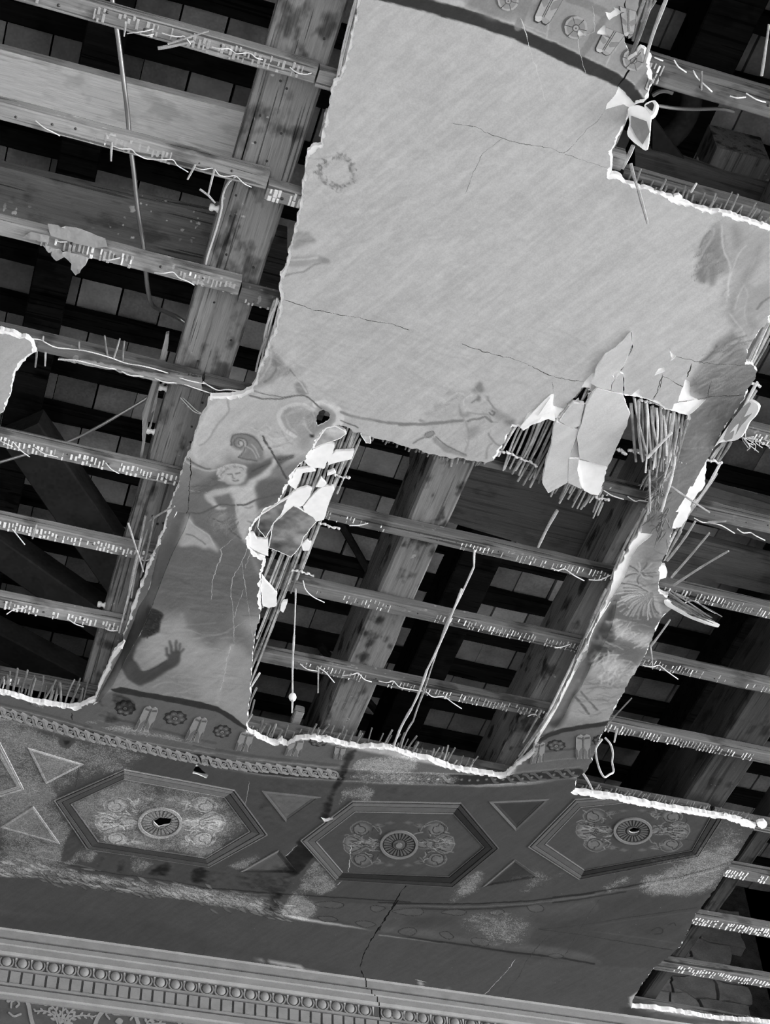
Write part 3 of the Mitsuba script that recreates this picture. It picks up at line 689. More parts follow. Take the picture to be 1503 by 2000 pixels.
L 178 1.4 .6 .7|934,1256 946,1273 962,1306 931,1330 943,1353 959,1377 975,1397 997,1422
L 160 2.2 .8 .9|420,3290 410,3336 402,3383 396,3430
L 150 1.6 .6 .7|860,3817 870,3875 879,3962 888,4015
L 160 2 .8 .7|1079,4061 1064,4108 1038,4182
L 175 2.2 .8 .8|1239,4015 1262,4111 1274,4175 1253,4226
L 170 2 .8 .7|1942,4440 1939,4505 1911,4660 1894,4765 1909,4838
L 200 2.5 .8 .9|1655,4642 1694,4644
P 190 2 .9|1652,4666 1683,4653 1685,4669 1662,4673
P 180 2 .9|1106,4673 1139,4676 1194,4668 1260,4666 1291,4661 1264,4681 1205,4693 1161,4686 1119,4685
P 180 2 .9|1257,4691 1320,4677 1339,4696 1302,4698 1260,4702
p 150 4 .8|1749,4705 1771,4682 1782,4658 1785,4682 1786,4728 1768,4733
p 52 10 .85|619,4070 643,4042 680,4045 681,4087 649,4107
p 62 8 .8|641,4109 655,4112 647,4150 638,4160
p 50 8 .8|2040,3715 2053,3693 2079,3697 2104,3711 2090,3723 2064,3730
L 34 3.8 .8 .95|1609,4926 1588,4852 1549,4784 1508,4749 1477,4666 1462,4639
L 34 3.8 .8 .95|1455,4415 1454,4379 1457,4327 1459,4256 1461,4202 1467,4162
L 34 3.8 .8 .95|1454,4624 1443,4548 1445,4461 1451,4376 1457,4306 1467,4237
L 34 3.0 .8 .95|1293,2122 1293,2154 1293,2167
L 34 3.0 .8 .95|1350,2024 1352,2046 1351,2084 1352,2105
L 34 2.6 .8 .95|1362,2110 1385,2168
L 34 3.8 .8 .95|995,1223 1005,1248 1018,1275 1031,1292 1044,1322 1056,1348 1064,1367 1060,1388 1056,1407
L 34 1.5 .8 .95|427,3178 425,3210 424,3267
L 34 1.9 .8 .95|1510,2034 1514,2059 1515,2076
L 34 1.7 .8 .95|406,2662 420,2711 427,2758 440,2824 441,2842 439,2922 432,3012 419,3071"""
BLOOM = """p 0.82 50 1|81,3764 231,3771 376,3781 529,3782 487,3866 397,3931 318,4062 452,4256 412,4332 199,4342
p 0.95 30 .8|106,3769 212,3783 288,3806 256,3841 162,3855 114,3817
p 0.98 30 .8|209,3985 280,3998 307,4051 266,4090 210,4065
p 1.0 25 .8|312,4295 403,4284 424,4344 333,4340
p 0.9 25 .8|454,4269 524,4257 512,4333 464,4318
p 0.9 25 .8|587,4276 661,4262 653,4331 598,4331
p 0.86 30 .9|367,4048 496,3910 601,3913 716,3935 799,3994 843,4174 712,4204 489,4216
p 0.95 20 .8|442,3986 519,3937 516,4005 461,4035
p 0.8 30 .8|714,3906 804,3914 916,4035 824,4176 784,4202
p 0.95 14 .8|743,4028 829,4011 849,4054 791,4114 765,4121
p 0.92 20 .8|902,4213 963,4144 977,4162 950,4237 914,4239
p 0.82 20 .8|886,4277 935,4271 942,4314 896,4319
p 0.85 25 .9|205,4376 338,4368 521,4375 885,4348 1053,4344 1088,4403 980,4426 838,4427 667,4417 392,4419 218,4454
p 1.0 25 .9|1120,4309 1166,4304 1222,4350 1208,4417 1161,4422 1117,4403
p 0.85 40 .9|1147,3762 1245,3741 1246,3788 1218,3816 1169,3803 1148,3871 1137,3819
p 1.0 14 .8|1115,4123 1140,4094 1140,4146
p 0.92 16 .8|1191,4259 1234,4209 1253,4241 1210,4292
p 0.86 30 .9|1136,4132 1160,4118 1230,4195 1180,4285 1130,4276 1125,4225
p 0.92 20 .9|1133,3639 1290,3581 1309,3641 1134,3688
p 0.85 20 .9|1131,3706 1313,3654 1323,3684 1138,3730
p 0.85 20 .9|1224,3676 1431,3620 1437,3662 1237,3719
p 0.74 40 .9|1817,3988 1889,3997 1934,3962 1908,4022 1840,4103
p 0.72 50 .9|1735,4218 1857,4199 1934,4273 1916,4359 1791,4378 1720,4317
p 0.8 25 .9|1640,4060 1679,4034 1690,4091 1683,4155 1630,4200
p 0.95 40 .9|2189,3910 2259,3829 2317,3724 2419,3710 2433,3826 2405,3941 2300,3979 2218,3978
p 0.76 30 .8|2273,3627 2396,3607 2423,3738 2318,3738
p 0.75 20 .8|2078,4002 2118,3930 2153,3943 2113,4016
p 0.85 16 .8|410,3679 653,3685 647,3701 415,3705
p 0.8 20 .8|365,3682 575,3679 580,3703 370,3712
p 0.75 20 .7|562,3891 767,3866 783,3929 571,3935
p 0.72 16 .7|408,3584 458,3583 467,3621 418,3629
p 0.1 16 .95|1104,3615 1131,3587 1134,3658 1134,3732 1130,3807 1138,3881 1136,3923 1105,3925 1099,3843 1104,3767 1103,3687
p 0.1 14 .95|1078,4039 1144,4093 1138,4154 1121,4211 1080,4200 1048,4150 1072,4084
p 0.18 18 .9|1106,4207 1103,4284 1110,4343 1108,4406 1072,4416 1058,4342 1055,4244
p 0.3 24 .8|801,4271 985,4227 1114,4220 1107,4298 954,4326 818,4341
p 0.32 24 .8|863,3829 1086,3766 1107,3869 1088,3930 996,4027 898,3929
p 0.3 20 .8|1243,3734 1331,3709 1350,3765 1254,3786
p 0.2 16 .8|395,4193 428,4226 417,4309 391,4338
p 0.2 16 .8|495,4272 528,4277 516,4354 495,4360
p 0.2 16 .8|575,4264 598,4309 571,4354 555,4321
p 0.15 16 .9|701,4258 732,4271 717,4327 658,4329
p 0.15 16 .9|798,4260 834,4257 839,4315 806,4332
p 0.2 14 .9|288,3787 321,3783 311,3818 293,3811
p 0.2 14 .8|453,3663 292,3591 355,3586 386,3631 372,3717 326,3717
p 0.2 10 .9|389,3556 456,3570 469,3614 416,3622"""


def primitives(text):
    out = []
    for line in text.splitlines():
        line = line.strip()
        if not line or line[0] == '#':
            continue
        if line.startswith('m '):
            out.append(('mark', line[2:]))
            continue
        head, pts = line.split('|')
        h = head.split()
        p = W(pts)
        k = h[0]
        if k in 'pl':
            p = spline(p, closed=(k == 'p'), n=4)
        if k in 'Pp':
            out.append(('p', float(h[1]), 0.0, float(h[2]) / 1000, float(h[3]), p))
        else:
            out.append(('l' if k == 'l' else 'crack', float(h[1]), float(h[2]) / 2000, float(h[3]) / 1000, float(h[4]), p))
    return out


def seg_dist(q, a, b):
    d = np.full(len(q), 1e9, np.float32)
    for i in range(len(a)):
        ab = b[i] - a[i]
        t = np.clip(((q - a[i]) @ ab) / (ab @ ab + 1e-12), 0, 1)
        e = q - a[i] - t[:, None] * ab
        d = np.minimum(d, e[:, 0] ** 2 + e[:, 1] ** 2)
    return np.sqrt(d)


def brush(q, prims, base):
    q = np.asarray(q, np.float32)
    tone = np.full(len(q), base, np.float32)
    order = np.argsort(q[:, 0])
    xs = q[order, 0]
    for prim in prims:
        if prim[0] == 'mark':
            continue
        k, val, half, fe, al, p = prim
        r = half + fe
        lo, hi = p.min(0) - r, p.max(0) + r
        i0, i1 = np.searchsorted(xs, [lo[0], hi[0]])
        idx = order[i0:i1]
        if not len(idx):
            continue
        y = q[idx, 1]
        idx = idx[(y >= lo[1]) & (y <= hi[1])]
        if not len(idx):
            continue
        s = q[idx]
        p = p.astype(np.float32)
        if k == 'p':
            d = seg_dist(s, p, np.roll(p, -1, 0))
            ins = shapely.contains_xy(Polygon(p), s[:, 0], s[:, 1])
            d = np.where(ins, -d, d)
            w = np.clip(0.5 - d / (2 * fe + 1e-9), 0, 1)
        else:
            d = seg_dist(s, p[:-1], p[1:]) - half
            w = np.clip(0.5 - d / (fe + 1e-9), 0, 1)
        w = w * w * (3 - 2 * w) * al
        tone[idx] = tone[idx] * (1 - w) + val * w
    return tone


paints = primitives(PAINT)
fissures = [p for p in paints if p[0] == 'crack']
paints = [p for p in paints if p[0] != 'crack']
blooms = primitives(BLOOM)


# ---- coffers: (outer corners, inner corners, grey of each side's moulding, rosette left / right / top / bottom)
COFFERS = [
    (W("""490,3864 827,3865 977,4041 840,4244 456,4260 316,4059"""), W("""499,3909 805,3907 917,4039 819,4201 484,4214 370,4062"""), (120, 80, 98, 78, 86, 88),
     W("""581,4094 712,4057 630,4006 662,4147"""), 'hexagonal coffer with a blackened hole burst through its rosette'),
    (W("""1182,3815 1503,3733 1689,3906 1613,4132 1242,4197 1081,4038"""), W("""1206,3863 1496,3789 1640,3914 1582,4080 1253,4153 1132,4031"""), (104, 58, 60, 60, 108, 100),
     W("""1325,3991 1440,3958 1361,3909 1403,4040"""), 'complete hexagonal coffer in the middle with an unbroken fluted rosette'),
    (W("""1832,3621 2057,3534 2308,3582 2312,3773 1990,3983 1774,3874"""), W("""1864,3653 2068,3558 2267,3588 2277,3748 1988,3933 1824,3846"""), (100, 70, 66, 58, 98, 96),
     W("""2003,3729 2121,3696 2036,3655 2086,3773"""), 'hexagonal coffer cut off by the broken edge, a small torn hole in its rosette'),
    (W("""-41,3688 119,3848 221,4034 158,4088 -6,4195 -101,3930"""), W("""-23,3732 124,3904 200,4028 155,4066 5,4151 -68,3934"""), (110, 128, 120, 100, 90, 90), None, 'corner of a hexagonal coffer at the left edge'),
]
TRIANGLES = [
    (W("""201,3850 371,3876 280,3992"""), 92, (150, 140, 112), 'small triangular panel left of the blackened coffer, above'),
    (W("""261,4103 371,4257 181,4229"""), 84, (128, 116, 104), 'small triangular panel left of the blackened coffer, below'),
    (W("""907,3847 1087,3825 1016,3966"""), 104, (118, 78, 112), 'small triangular panel between the two coffers, above'),
    (W("""1030,4100 1116,4193 941,4239"""), 92, (64, 66, 132), 'small triangular panel between the two coffers, below'),
    (W("""1584,3705 1757,3642 1711,3812"""), 66, (116, 92, 116), 'small dark triangular panel under the guilloche band'),
    (W("""1756,3944 1863,4005 1704,4104"""), 64, (80, 66, 116), 'small dark triangular panel above the crack'),
]


def affine(q):
    c = q[:2].mean(0)
    return (lambda P, c=c, a=(q[1] - q[0]) / 2, b=(q[3] - q[2]) / 2: c + np.outer(np.asarray(P, float)[:, 0], a) + np.outer(np.asarray(P, float)[:, 1], b))


def arc(r, a0=0, a1=2 * np.pi, n=32, cx=0, cy=0, sq=1.0):
    t = np.linspace(a0, a1, n)
    return np.c_[cx + r * np.cos(t), cy + sq * r * np.sin(t)]


# painted scrolls round each coffer's rosette, in the rosette's own frame
for oc, ic, tones, ros, lab in COFFERS:
    if ros is None:
        continue
    A = affine(ros)
    hi, lo = tones[0] + 26, 48
    body = 134 if tones[0] == 120 else 112
    for sx in (-1, 1):
        f = lambda P, sx=sx: A(np.asarray(P, float) * [sx, 1])
        paints.append(('p', body, 0, .010, .9, f(arc(0.55, n=18, cx=1.42, cy=0, sq=.62))))
        paints.append(('p', body + 6, 0, .010, .9, f([(1.7, -.25), (2.3, -.62), (2.72, -.45), (2.85, 0), (2.72, .45), (2.3, .6), (1.7, .25)])))
        for a in (-.42, -.2, 0, .2, .42):
            paints.append(('l', lo, .0016, .0012, .9, f([(1.75, a * .3), (2.25, a * 1.0), (2.6 - abs(a) * .3, a * 1.3)])))
        paints.append(('l', hi, .0012, .0012, .9, f(spline([(1.8, -.3), (2.25, -.68), (2.75, -.5), (2.9, 0), (2.75, .5), (2.25, .66), (1.8, .3)]))))
        paints.append(('l', lo, .0014, .0012, .9, f(arc(.42, .4, 5.4, 20, 1.38, 0, .6))))
        rg = np.random.default_rng(int(ros[0, 0] * 1000) + sx)
        for lo_, hi_, n_, w_ in ((body + 16, body + 52, 34, .0034), (44, 66, 26, .0020)):
            for _ in range(n_):
                c_ = np.array([rg.uniform(1.15, 2.75), rg.normal(0, .38)]) if rg.random() < .6 else np.array([rg.uniform(1.0, 2.4), rg.choice([-1, 1]) * rg.uniform(.75, 1.4)])
                an_ = rg.normal(0, .5) + (0 if abs(c_[1]) < .7 else rg.uniform(-1.6, 1.6))
                d_ = np.array([np.cos(an_), np.sin(an_)]) * rg.uniform(.10, .30)
                e_ = np.array([-d_[1], d_[0]]) * rg.uniform(-.6, .6)
                paints.append(('l', rg.uniform(lo_, hi_), w_ / 2, w_ * .6, .8, f(spline([c_ - d_, c_ + e_, c_ + d_], n=4))))
        for sy in (-1, 1):
            g = lambda P, sx=sx, sy=sy: A(np.asarray(P, float) * [sx, sy])
            paints.append(('p', body, 0, .009, .85, g(arc(.45, n=16, cx=1.95, cy=1.05))))
            paints.append(('l', lo, .0014, .0012, .9, g(np.vstack([arc(.42, 3.4, 7.6, 18, 1.95, 1.05), arc(.24, 1.4, 5.6, 14, 1.97, 1.02)]))))
            paints.append(('l', hi, .0014, .0016, .8, g(spline([(1.1, .9), (1.45, 1.45), (2.0, 1.62), (2.5, 1.2), (2.45, .8)]))))
            paints.append(('p', body + 4, 0, .006, .8, g([(.75, 1.35), (1.05, 1.15), (1.35, 1.3), (1.1, 1.45)])))
            paints.append(('l', lo, .0010, .0010, .8, g([(.75, 1.38), (1.1, 1.28), (1.4, 1.38)])))
            paints.append(('p', body, 0, .006, .7, g([(.25, 1.5), (.5, 1.38), (.7, 1.5), (.45, 1.6)])))

# brushwork: many single strokes inside an outline, or fanning out from a point
def hatch(s, ang, n, lo, hi, L, w, al, seed, spread=12, under=None):
    at = paints.index(('mark', under)) if under else len(paints)
    q = Polygon(W(s)).buffer(0)
    g = np.random.default_rng(seed)
    x0, y0, x1, y1 = q.bounds
    k = 0
    while k < n:
        c = np.array([g.uniform(x0, x1), g.uniform(y0, y1)])
        if not q.contains(shapely.Point(c)):
            continue
        a = np.radians(ang + g.normal(0, spread))
        l = L * g.uniform(.4, 1.2) / 2
        d = np.array([np.cos(a), np.sin(a)]) * l
        e = np.array([-d[1], d[0]]) * g.uniform(-.35, .35)
        paints.insert(at, ('l', g.uniform(lo, hi), w / 2 * g.uniform(.5, 1.3), w * .7, al, spline([c - d, c + e, c + d], n=3)))
        k += 1


def fan(s, r0, r1, a0, a1, n, lo, hi, w, seed):
    c = W(s)[0]
    g = np.random.default_rng(seed)
    for i in range(n):
        a = np.radians(a0 + (a1 - a0) * (i + g.uniform(-.3, .3)) / n)
        d = np.array([np.cos(a), np.sin(a)])
        e = np.array([-d[1], d[0]])
        R = r1 * g.uniform(.7, 1.05)
        paints.append(('l', g.uniform(lo, hi) if i % 3 else lo * .72, w / 2, w * .6, .85, spline([c + d * r0, c + d * (r0 + R) / 2 + e * R * .08, c + d * R], n=3)))


hatch("""1591,2611 1627,2590 1717,2643 1769,2793 1799,3060 1799,3245 1683,3292 1654,3006 1637,2808""", 165, 170, 100, 168, .06, .005, .45, 1, 18)
hatch("""1589,2123 1683,2093 1668,2203 1682,2307 1690,2413 1620,2472 1599,2332 1571,2192""", 120, 150, 92, 146, .06, .004, .45, 2, 25)
fan("""1719,2766""", .012, .105, 55, 190, 40, 140, 200, .0045, 3)
fan("""1659,2707""", .006, .045, 0, 360, 16, 130, 190, .004, 4)
hatch("""1650,2895 1673,2894 1741,2924 1796,2921 1785,2961 1715,2950""", 110, 70, 150, 205, .04, .004, .6, 5, 20)
hatch("""1653,3038 1705,3016 1796,3054 1797,3099 1711,3124""", 100, 80, 140, 200, .045, .005, .55, 6, 25)
hatch("""1445,1701 1471,1651 1539,1656 1634,1851 1620,1892 1614,1937 1565,1908 1530,1873 1494,1779""", 112, 210, 128, 196, .06, .003, .5, 7, 12, 'figure')
hatch("""1404,1759 1393,1705 1400,1664 1415,1659 1445,1712 1479,1751 1464,1788 1442,1809 1418,1796""", 110, 90, 106, 156, .04, .0028, .6, 8, 12, 'figure')
hatch("""1538,2093 1547,1957 1566,1920 1660,1992 1674,2052 1664,2101 1595,2121""", 128, 150, 96, 160, .06, .003, .5, 9, 8)
hatch("""431,2757 451,2734 480,2698 490,2715 483,2754 449,2772""", 150, 30, 84, 124, .035, .0028, .6, 10, 10)
hatch("""626,2622 627,2599 656,2584 644,2607""", 150, 14, 72, 116, .03, .0026, .6, 11, 8)
hatch("""490,2576 535,2548 575,2588 569,2619 533,2625 529,2583""", 100, 40, 96, 176, .018, .0026, .6, 12, 30, 'drapery')
hatch("""517,2535 577,2512 641,2526 620,2561 596,2582 561,2536""", 15, 46, 150, 200, .03, .0026, .6, 13, 25, 'drapery')
hatch("""493,2829 549,2807 592,2887 545,2885 512,2874""", 120, 50, 84, 150, .03, .0026, .6, 14, 14)
hatch("""587,2454 633,2422 681,2445 692,2497 649,2529 617,2510""", 120, 60, 138, 190, .03, .003, .45, 15, 40, 'halo')
hatch("""429,2993 638,2909 710,3150 535,3188 445,3178""", 172, 120, 90, 122, .10, .006, .4, 16, 6, 'sky')
hatch("""416,3322 477,3205 682,3245 756,3391 739,3543 586,3519 450,3479""", 165, 110, 130, 172, .09, .006, .35, 17, 10, 'sky')
hatch("""947,2389 967,2318 990,2273 1030,2276 1067,2273 1136,2315 1156,2357 1141,2423 1119,2460 1053,2449 982,2433""", 100, 110, 148, 190, .03, .0026, .4, 18, 30, 'horse')
hatch("""962,2302 985,2272 1002,2278 975,2327 956,2356 940,2367""", 150, 44, 128, 190, .025, .0024, .6, 19, 16, 'horse')
hatch("""461,1769 759,1588 947,1772 1011,2088 540,2229""", -38, 230, 164, 192, .16, .005, .3, 20, 5)
hatch("""498,2166 1230,2008 1237,2195 674,2427 528,2278""", 8, 170, 160, 188, .18, .006, .3, 21, 5)
hatch("""414,3236 424,3201 460,3216 464,3283 445,3314 421,3308""", 120, 90, 38, 78, .012, .0024, .8, 23, 60)
hatch("""480,2677 517,2651 551,2651 551,2668 520,2665 499,2683 509,2709 492,2715""", 60, 46, 140, 206, .008, .0018, .7, 24, 80)
hatch("""509,2367 515,2277 559,2315 582,2335 546,2377""", 115, 40, 120, 180, .03, .0026, .6, 22, 14, 'pennant')

# the painted wreath
WREATH = spline(W("""519,1746 535,1744 554,1753 568,1771 572,1792 555,1811 530,1818 512,1811 495,1795 497,1779 507,1768"""), n=6)
g = np.random.default_rng(4)
for i in range(110):
    c = WREATH[g.integers(len(WREATH))] + g.normal(0, .005, 2)
    an, L = g.uniform(0, 6.3), g.uniform(.004, .008)
    d = np.array([np.cos(an), np.sin(an)])
    e = np.array([-d[1], d[0]])
    paints.append(('p', g.choice([112, 124, 140, 168]), 0, .0012, .85, np.array([c - d * L, c + e * L * .35, c + d * L, c - e * L * .35])))

# painted leaves of the garland above the frieze
GARL = spline(W("""186,4422 213,4424 302,4422 438,4418 619,4408 800,4387 974,4404 1077,4399 1162,4391"""), n=8)
gl = np.r_[0, np.cumsum(np.linalg.norm(np.diff(GARL, axis=0), axis=1))]
g = np.random.default_rng(3)
for i in range(300):
    s = g.uniform(0, gl[-1])
    c = np.array([np.interp(s, gl, GARL[:, 0]), np.interp(s, gl, GARL[:, 1])]) + [0, g.normal(0, .020)]
    L, wd_, an = g.uniform(.016, .030), g.uniform(.004, .007), g.normal(0.35, .25)
    ca, sa = np.cos(an), np.sin(an)
    leaf = np.array([(-L, 0), (-L * .3, wd_), (L * .5, wd_ * .8), (L, 0), (L * .5, -wd_ * .8), (-L * .3, -wd_)]) @ np.array([[ca, sa], [-sa, ca]]) + c
    paints.append(('p', g.uniform(100, 138), 0, .002, .9, leaf))
    paints.append(('l', 58, .0010, .001, .8, leaf[[0, 1, 2, 3]]))
for s in ("""1211,4331 1259,4306 1296,4307 1306,4319 1290,4335 1251,4343 1223,4342""", """1393,4294 1424,4289 1438,4297 1415,4322 1395,4316""", """1465,4304 1503,4278 1545,4266 1562,4277 1555,4303 1513,4311""",
          """1618,4261 1657,4239 1690,4237 1698,4246 1685,4265 1640,4271""", """1772,4218 1794,4198 1817,4205 1805,4229 1781,4230""", """1878,4158 1905,4142 1932,4150 1935,4172 1901,4182""",
          """1517,4395 1538,4372 1567,4374 1574,4391 1561,4414 1527,4411""", """1651,4373 1675,4359 1702,4382 1683,4396""", """1761,4373 1805,4361 1827,4378 1818,4400 1780,4399""", """2039,4393 2062,4375 2094,4382 2077,4402""",
          """1367,4392 1399,4375 1436,4387 1406,4411""", """1239,4397 1282,4385 1308,4397 1272,4414"""):
    p = spline(W(s), closed=True, n=4)
    paints.append(('p', 92, 0, .006, .7, p))
    paints.append(('l', 50, .0011, .0012, .9, np.vstack([p, p[:1]])))


def state_of(xy):
    xy = np.asarray(xy)
    return brush(xy, blooms, 0.5) + 0.10 * (meshkit.fbm(np.c_[xy * 7, 0 * xy[:, 0]], 3, 9) - 0.5)


def tone_of(xy):
    xy = np.asarray(xy)
    q = np.c_[xy, 0 * xy[:, 0]]
    wob = np.c_[meshkit.fbm(q * 45, 3, 21), meshkit.fbm(q * 45, 3, 22)] - 0.5
    return brush(xy + wob * 0.006, paints, 178.0)


def sheet_mesh(poly, coarse, k, fine_zone):
    """Triangles over poly: squares of side coarse, divided k x k along its edges and where fine_zone has detail."""
    x0, y0, x1, y1 = poly.bounds
    nx, ny = int((x1 - x0) / coarse) + 1, int((y1 - y0) / coarse) + 1
    gx, gy = np.meshgrid(x0 + coarse * np.arange(nx), y0 + coarse * np.arange(ny), indexing='ij')
    gx, gy = gx.ravel(), gy.ravel()
    boxes = shapely.box(gx, gy, gx + coarse, gy + coarse)
    shapely.prepare(poly)
    inside = shapely.contains(poly, boxes)
    cross = shapely.intersects(poly, boxes) & ~inside
    shapely.prepare(fine_zone)
    det = shapely.intersects(fine_zone, boxes)
    quads, loose = [], []
    a = inside & ~det
    quads.append(np.c_[gx[a], gy[a], np.full(a.sum(), coarse)])
    h = coarse / k
    du, dv = (t.ravel() * h for t in np.meshgrid(np.arange(k), np.arange(k), indexing='ij'))
    a = inside & det
    quads.append(np.c_[(gx[a][:, None] + du).ravel(), (gy[a][:, None] + dv).ravel(), np.full(a.sum() * k * k, h)])
    ci = np.nonzero(cross)[0]
    local = shapely.intersection(poly, boxes[ci])
    fx, fy = gx[ci][:, None] + du, gy[ci][:, None] + dv
    fb = shapely.box(fx, fy, fx + h, fy + h)
    loc = np.repeat(local[:, None], k * k, 1)
    piece = shapely.intersection(loc, fb)
    area = shapely.area(piece)
    whole = area > h * h * 0.9999
    quads.append(np.c_[fx[whole], fy[whole], np.full(whole.sum(), h)])
    loose = piece[(area > 1e-10) & ~whole]
    Q = np.vstack(quads)
    v = np.stack([Q[:, :2], Q[:, :2] + np.c_[Q[:, 2], 0 * Q[:, 2]], Q[:, :2] + Q[:, 2:3], Q[:, :2] + np.c_[0 * Q[:, 2], Q[:, 2]]], 1).reshape(-1, 2)
    n = len(Q)
    b = np.arange(n)[:, None] * 4
    f = np.vstack([b + [0, 2, 1], b + [0, 3, 2]])
    parts, _ = shapely.get_parts(loose, return_index=True)
    parts = parts[shapely.get_type_id(parts) == 3]
    tri = shapely.get_parts(shapely.get_parts(shapely.constrained_delaunay_triangles(parts)))
    co = shapely.get_coordinates(shapely.normalize(tri)).reshape(-1, 4, 2)[:, :3]
    cr = np.cross(co[:, 1] - co[:, 0], co[:, 2] - co[:, 0])
    co = np.where((cr > 0)[:, None, None], co[:, ::-1], co)
    m = len(co)
    V = np.vstack([v, co.reshape(-1, 2)])
    F = np.vstack([f, len(v) + np.arange(m * 3).reshape(-1, 3)])
    V, inv = np.unique(np.round(V, 6), axis=0, return_inverse=True)
    return V, inv.ravel()[F]


def rim_mesh(poly, z0, z1):
    vs, fs, c = [], [], 0
    for g in getattr(poly, 'geoms', [poly]):
        for r in [g.exterior, *g.interiors]:
            p = np.array(r.coords)
            n = len(p)
            vs.append(np.vstack([np.c_[p, np.full(n, z0)], np.c_[p, np.full(n, z1)]]))
            i = np.arange(n - 1)
            fs.append(c + np.vstack([np.c_[i, i + 1, i + 1 + n], np.c_[i, i + 1 + n, i + n]]))
            c += 2 * n
    return np.vstack(vs), np.vstack(fs)


flap_foot = []
for outer, edge, fold, tone in FLAPS:
    flap_foot.append(Polygon(np.vstack([outer[:, :2], fold[::-1, :2]])).buffer(0.001))
flap_foot = unary_union(flap_foot)
core_poly = core_poly.difference(flap_foot)
paint_poly = paint_poly.difference(flap_foot)
core_poly = MultiPolygon([g for g in getattr(core_poly, 'geoms', [core_poly]) if g.area > 2e-4])
paint_poly = MultiPolygon([g for g in getattr(paint_poly, 'geoms', [paint_poly]) if g.geom_type == 'Polygon' and g.area > 2e-4])

fine_zone = unary_union([Polygon(W(s)).buffer(0) for s in (
    """408,2457 485,2307 528,2278 780,2429 818,2553 802,3631 337,3652 356,3246""", """81,3617 809,3539 1119,3540 1600,3543 1807,3483 2447,3546 2502,3660 2433,4571 1979,4572 223,4489""",
    """1301,1624 1524,1626 1648,1883 1676,2571 1896,3458 1586,3594 1563,2512 1543,2170 1444,2038""", """828,2284 1117,2198 1218,2470 906,2527""",
    """443,1748 573,1709 615,1844 481,1884""", """446,1950 574,1911 621,2069 489,2109""", """463,1385 645,1260 1041,1140 1175,1450 1059,1434 701,1419""")])
lines = unary_union([LineString(p[5]).buffer(0.006) for p in paints if p[0] == 'l'])
fine_zone = unary_union([fine_zone, lines])

V, F = sheet_mesh(paint_poly, 0.0168, 6, fine_zone)
tone, state = tone_of(V), state_of(V)
rv, rf = rim_mesh(paint_poly, ZC, ZC + 0.0045)
PV = np.vstack([np.c_[V, np.full(len(V), ZC)], rv])
PU = np.vstack([np.c_[tone / 255, state], np.tile([0.93, 0.5], (len(rv), 1))])
put('ceiling', trimesh.Trimesh(PV, np.vstack([F, rf + len(V)]), process=False), 'fresco', smooth=False, uv=PU, kind='structure',
    label='bomb-damaged painted plaster ceiling torn open in five large holes')
part('ceiling', 'plaster_core', slab(core_poly, ZC + 0.0042, ZC + 0.019), 'gypsum', label='white gypsum showing at the broken edges')


print('ceiling triangles', len(F))
for i, (_, val, half, _f, _a, p) in enumerate(fissures):
    q = np.array(shapely.segmentize(LineString(p), 0.004).coords)
    n_ = np.array([meshkit.noise(np.c_[q * 130, 0 * q[:, 0]], 50 + i), meshkit.noise(np.c_[q * 130, 0 * q[:, 0]], 90 + i), meshkit.noise(np.c_[q * 60, 0 * q[:, 0]], 130 + i)]).T - .5
    q = q + n_[:, :2] * .004
    t_ = np.gradient(q, axis=0)
    t_ /= np.linalg.norm(t_, axis=1, keepdims=True) + 1e-9
    e = np.c_[-t_[:, 1], t_[:, 0]] * (half * np.clip(.9 + 1.5 * n_[:, 2:], .35, 1.8)) * np.minimum(1, np.minimum(np.arange(len(q)), np.arange(len(q))[::-1]) / 3 + .25)[:, None]
    v = np.vstack([q + e, q - e])
    m_ = len(q)
    k = np.arange(m_ - 1)
    f = np.vstack([np.c_[k, k + 1, k + 1 + m_], np.c_[k, k + 1 + m_, k + m_]])
    keep = shapely.contains_xy(paint_poly, v[f].mean(1)[:, 0], v[f].mean(1)[:, 1])
    if keep.any():
        part('ceiling', 'crack' if val < 125 else 'scratch', trimesh.Trimesh(np.c_[v, np.full(len(v), ZC - .0004)], f[keep], process=False), 'fresco', uv=np.c_[np.full(len(v), val / 255), np.full(len(v), .5)])


def relief(parent, name, pieces, **lab):
    """A low ornament: pieces (outline, grey, height below the ceiling) clipped to what is left of the paint."""
    ms, us = [], []
    for poly, g, h in pieces:
        try:
            q = poly.buffer(0).intersection(paint_poly)
        except Exception:
            continue
        m = slab(q, ZC - h, ZC + 0.001)
        if m is None:
            continue
        ms.append(m)
        us.append(np.c_[np.full(len(m.vertices), g / 255.0), state_of(m.vertices[:, :2])])
    if not ms:
        return None
    return part(parent, name, cat(ms), 'fresco', uv=np.vstack(us), **lab)


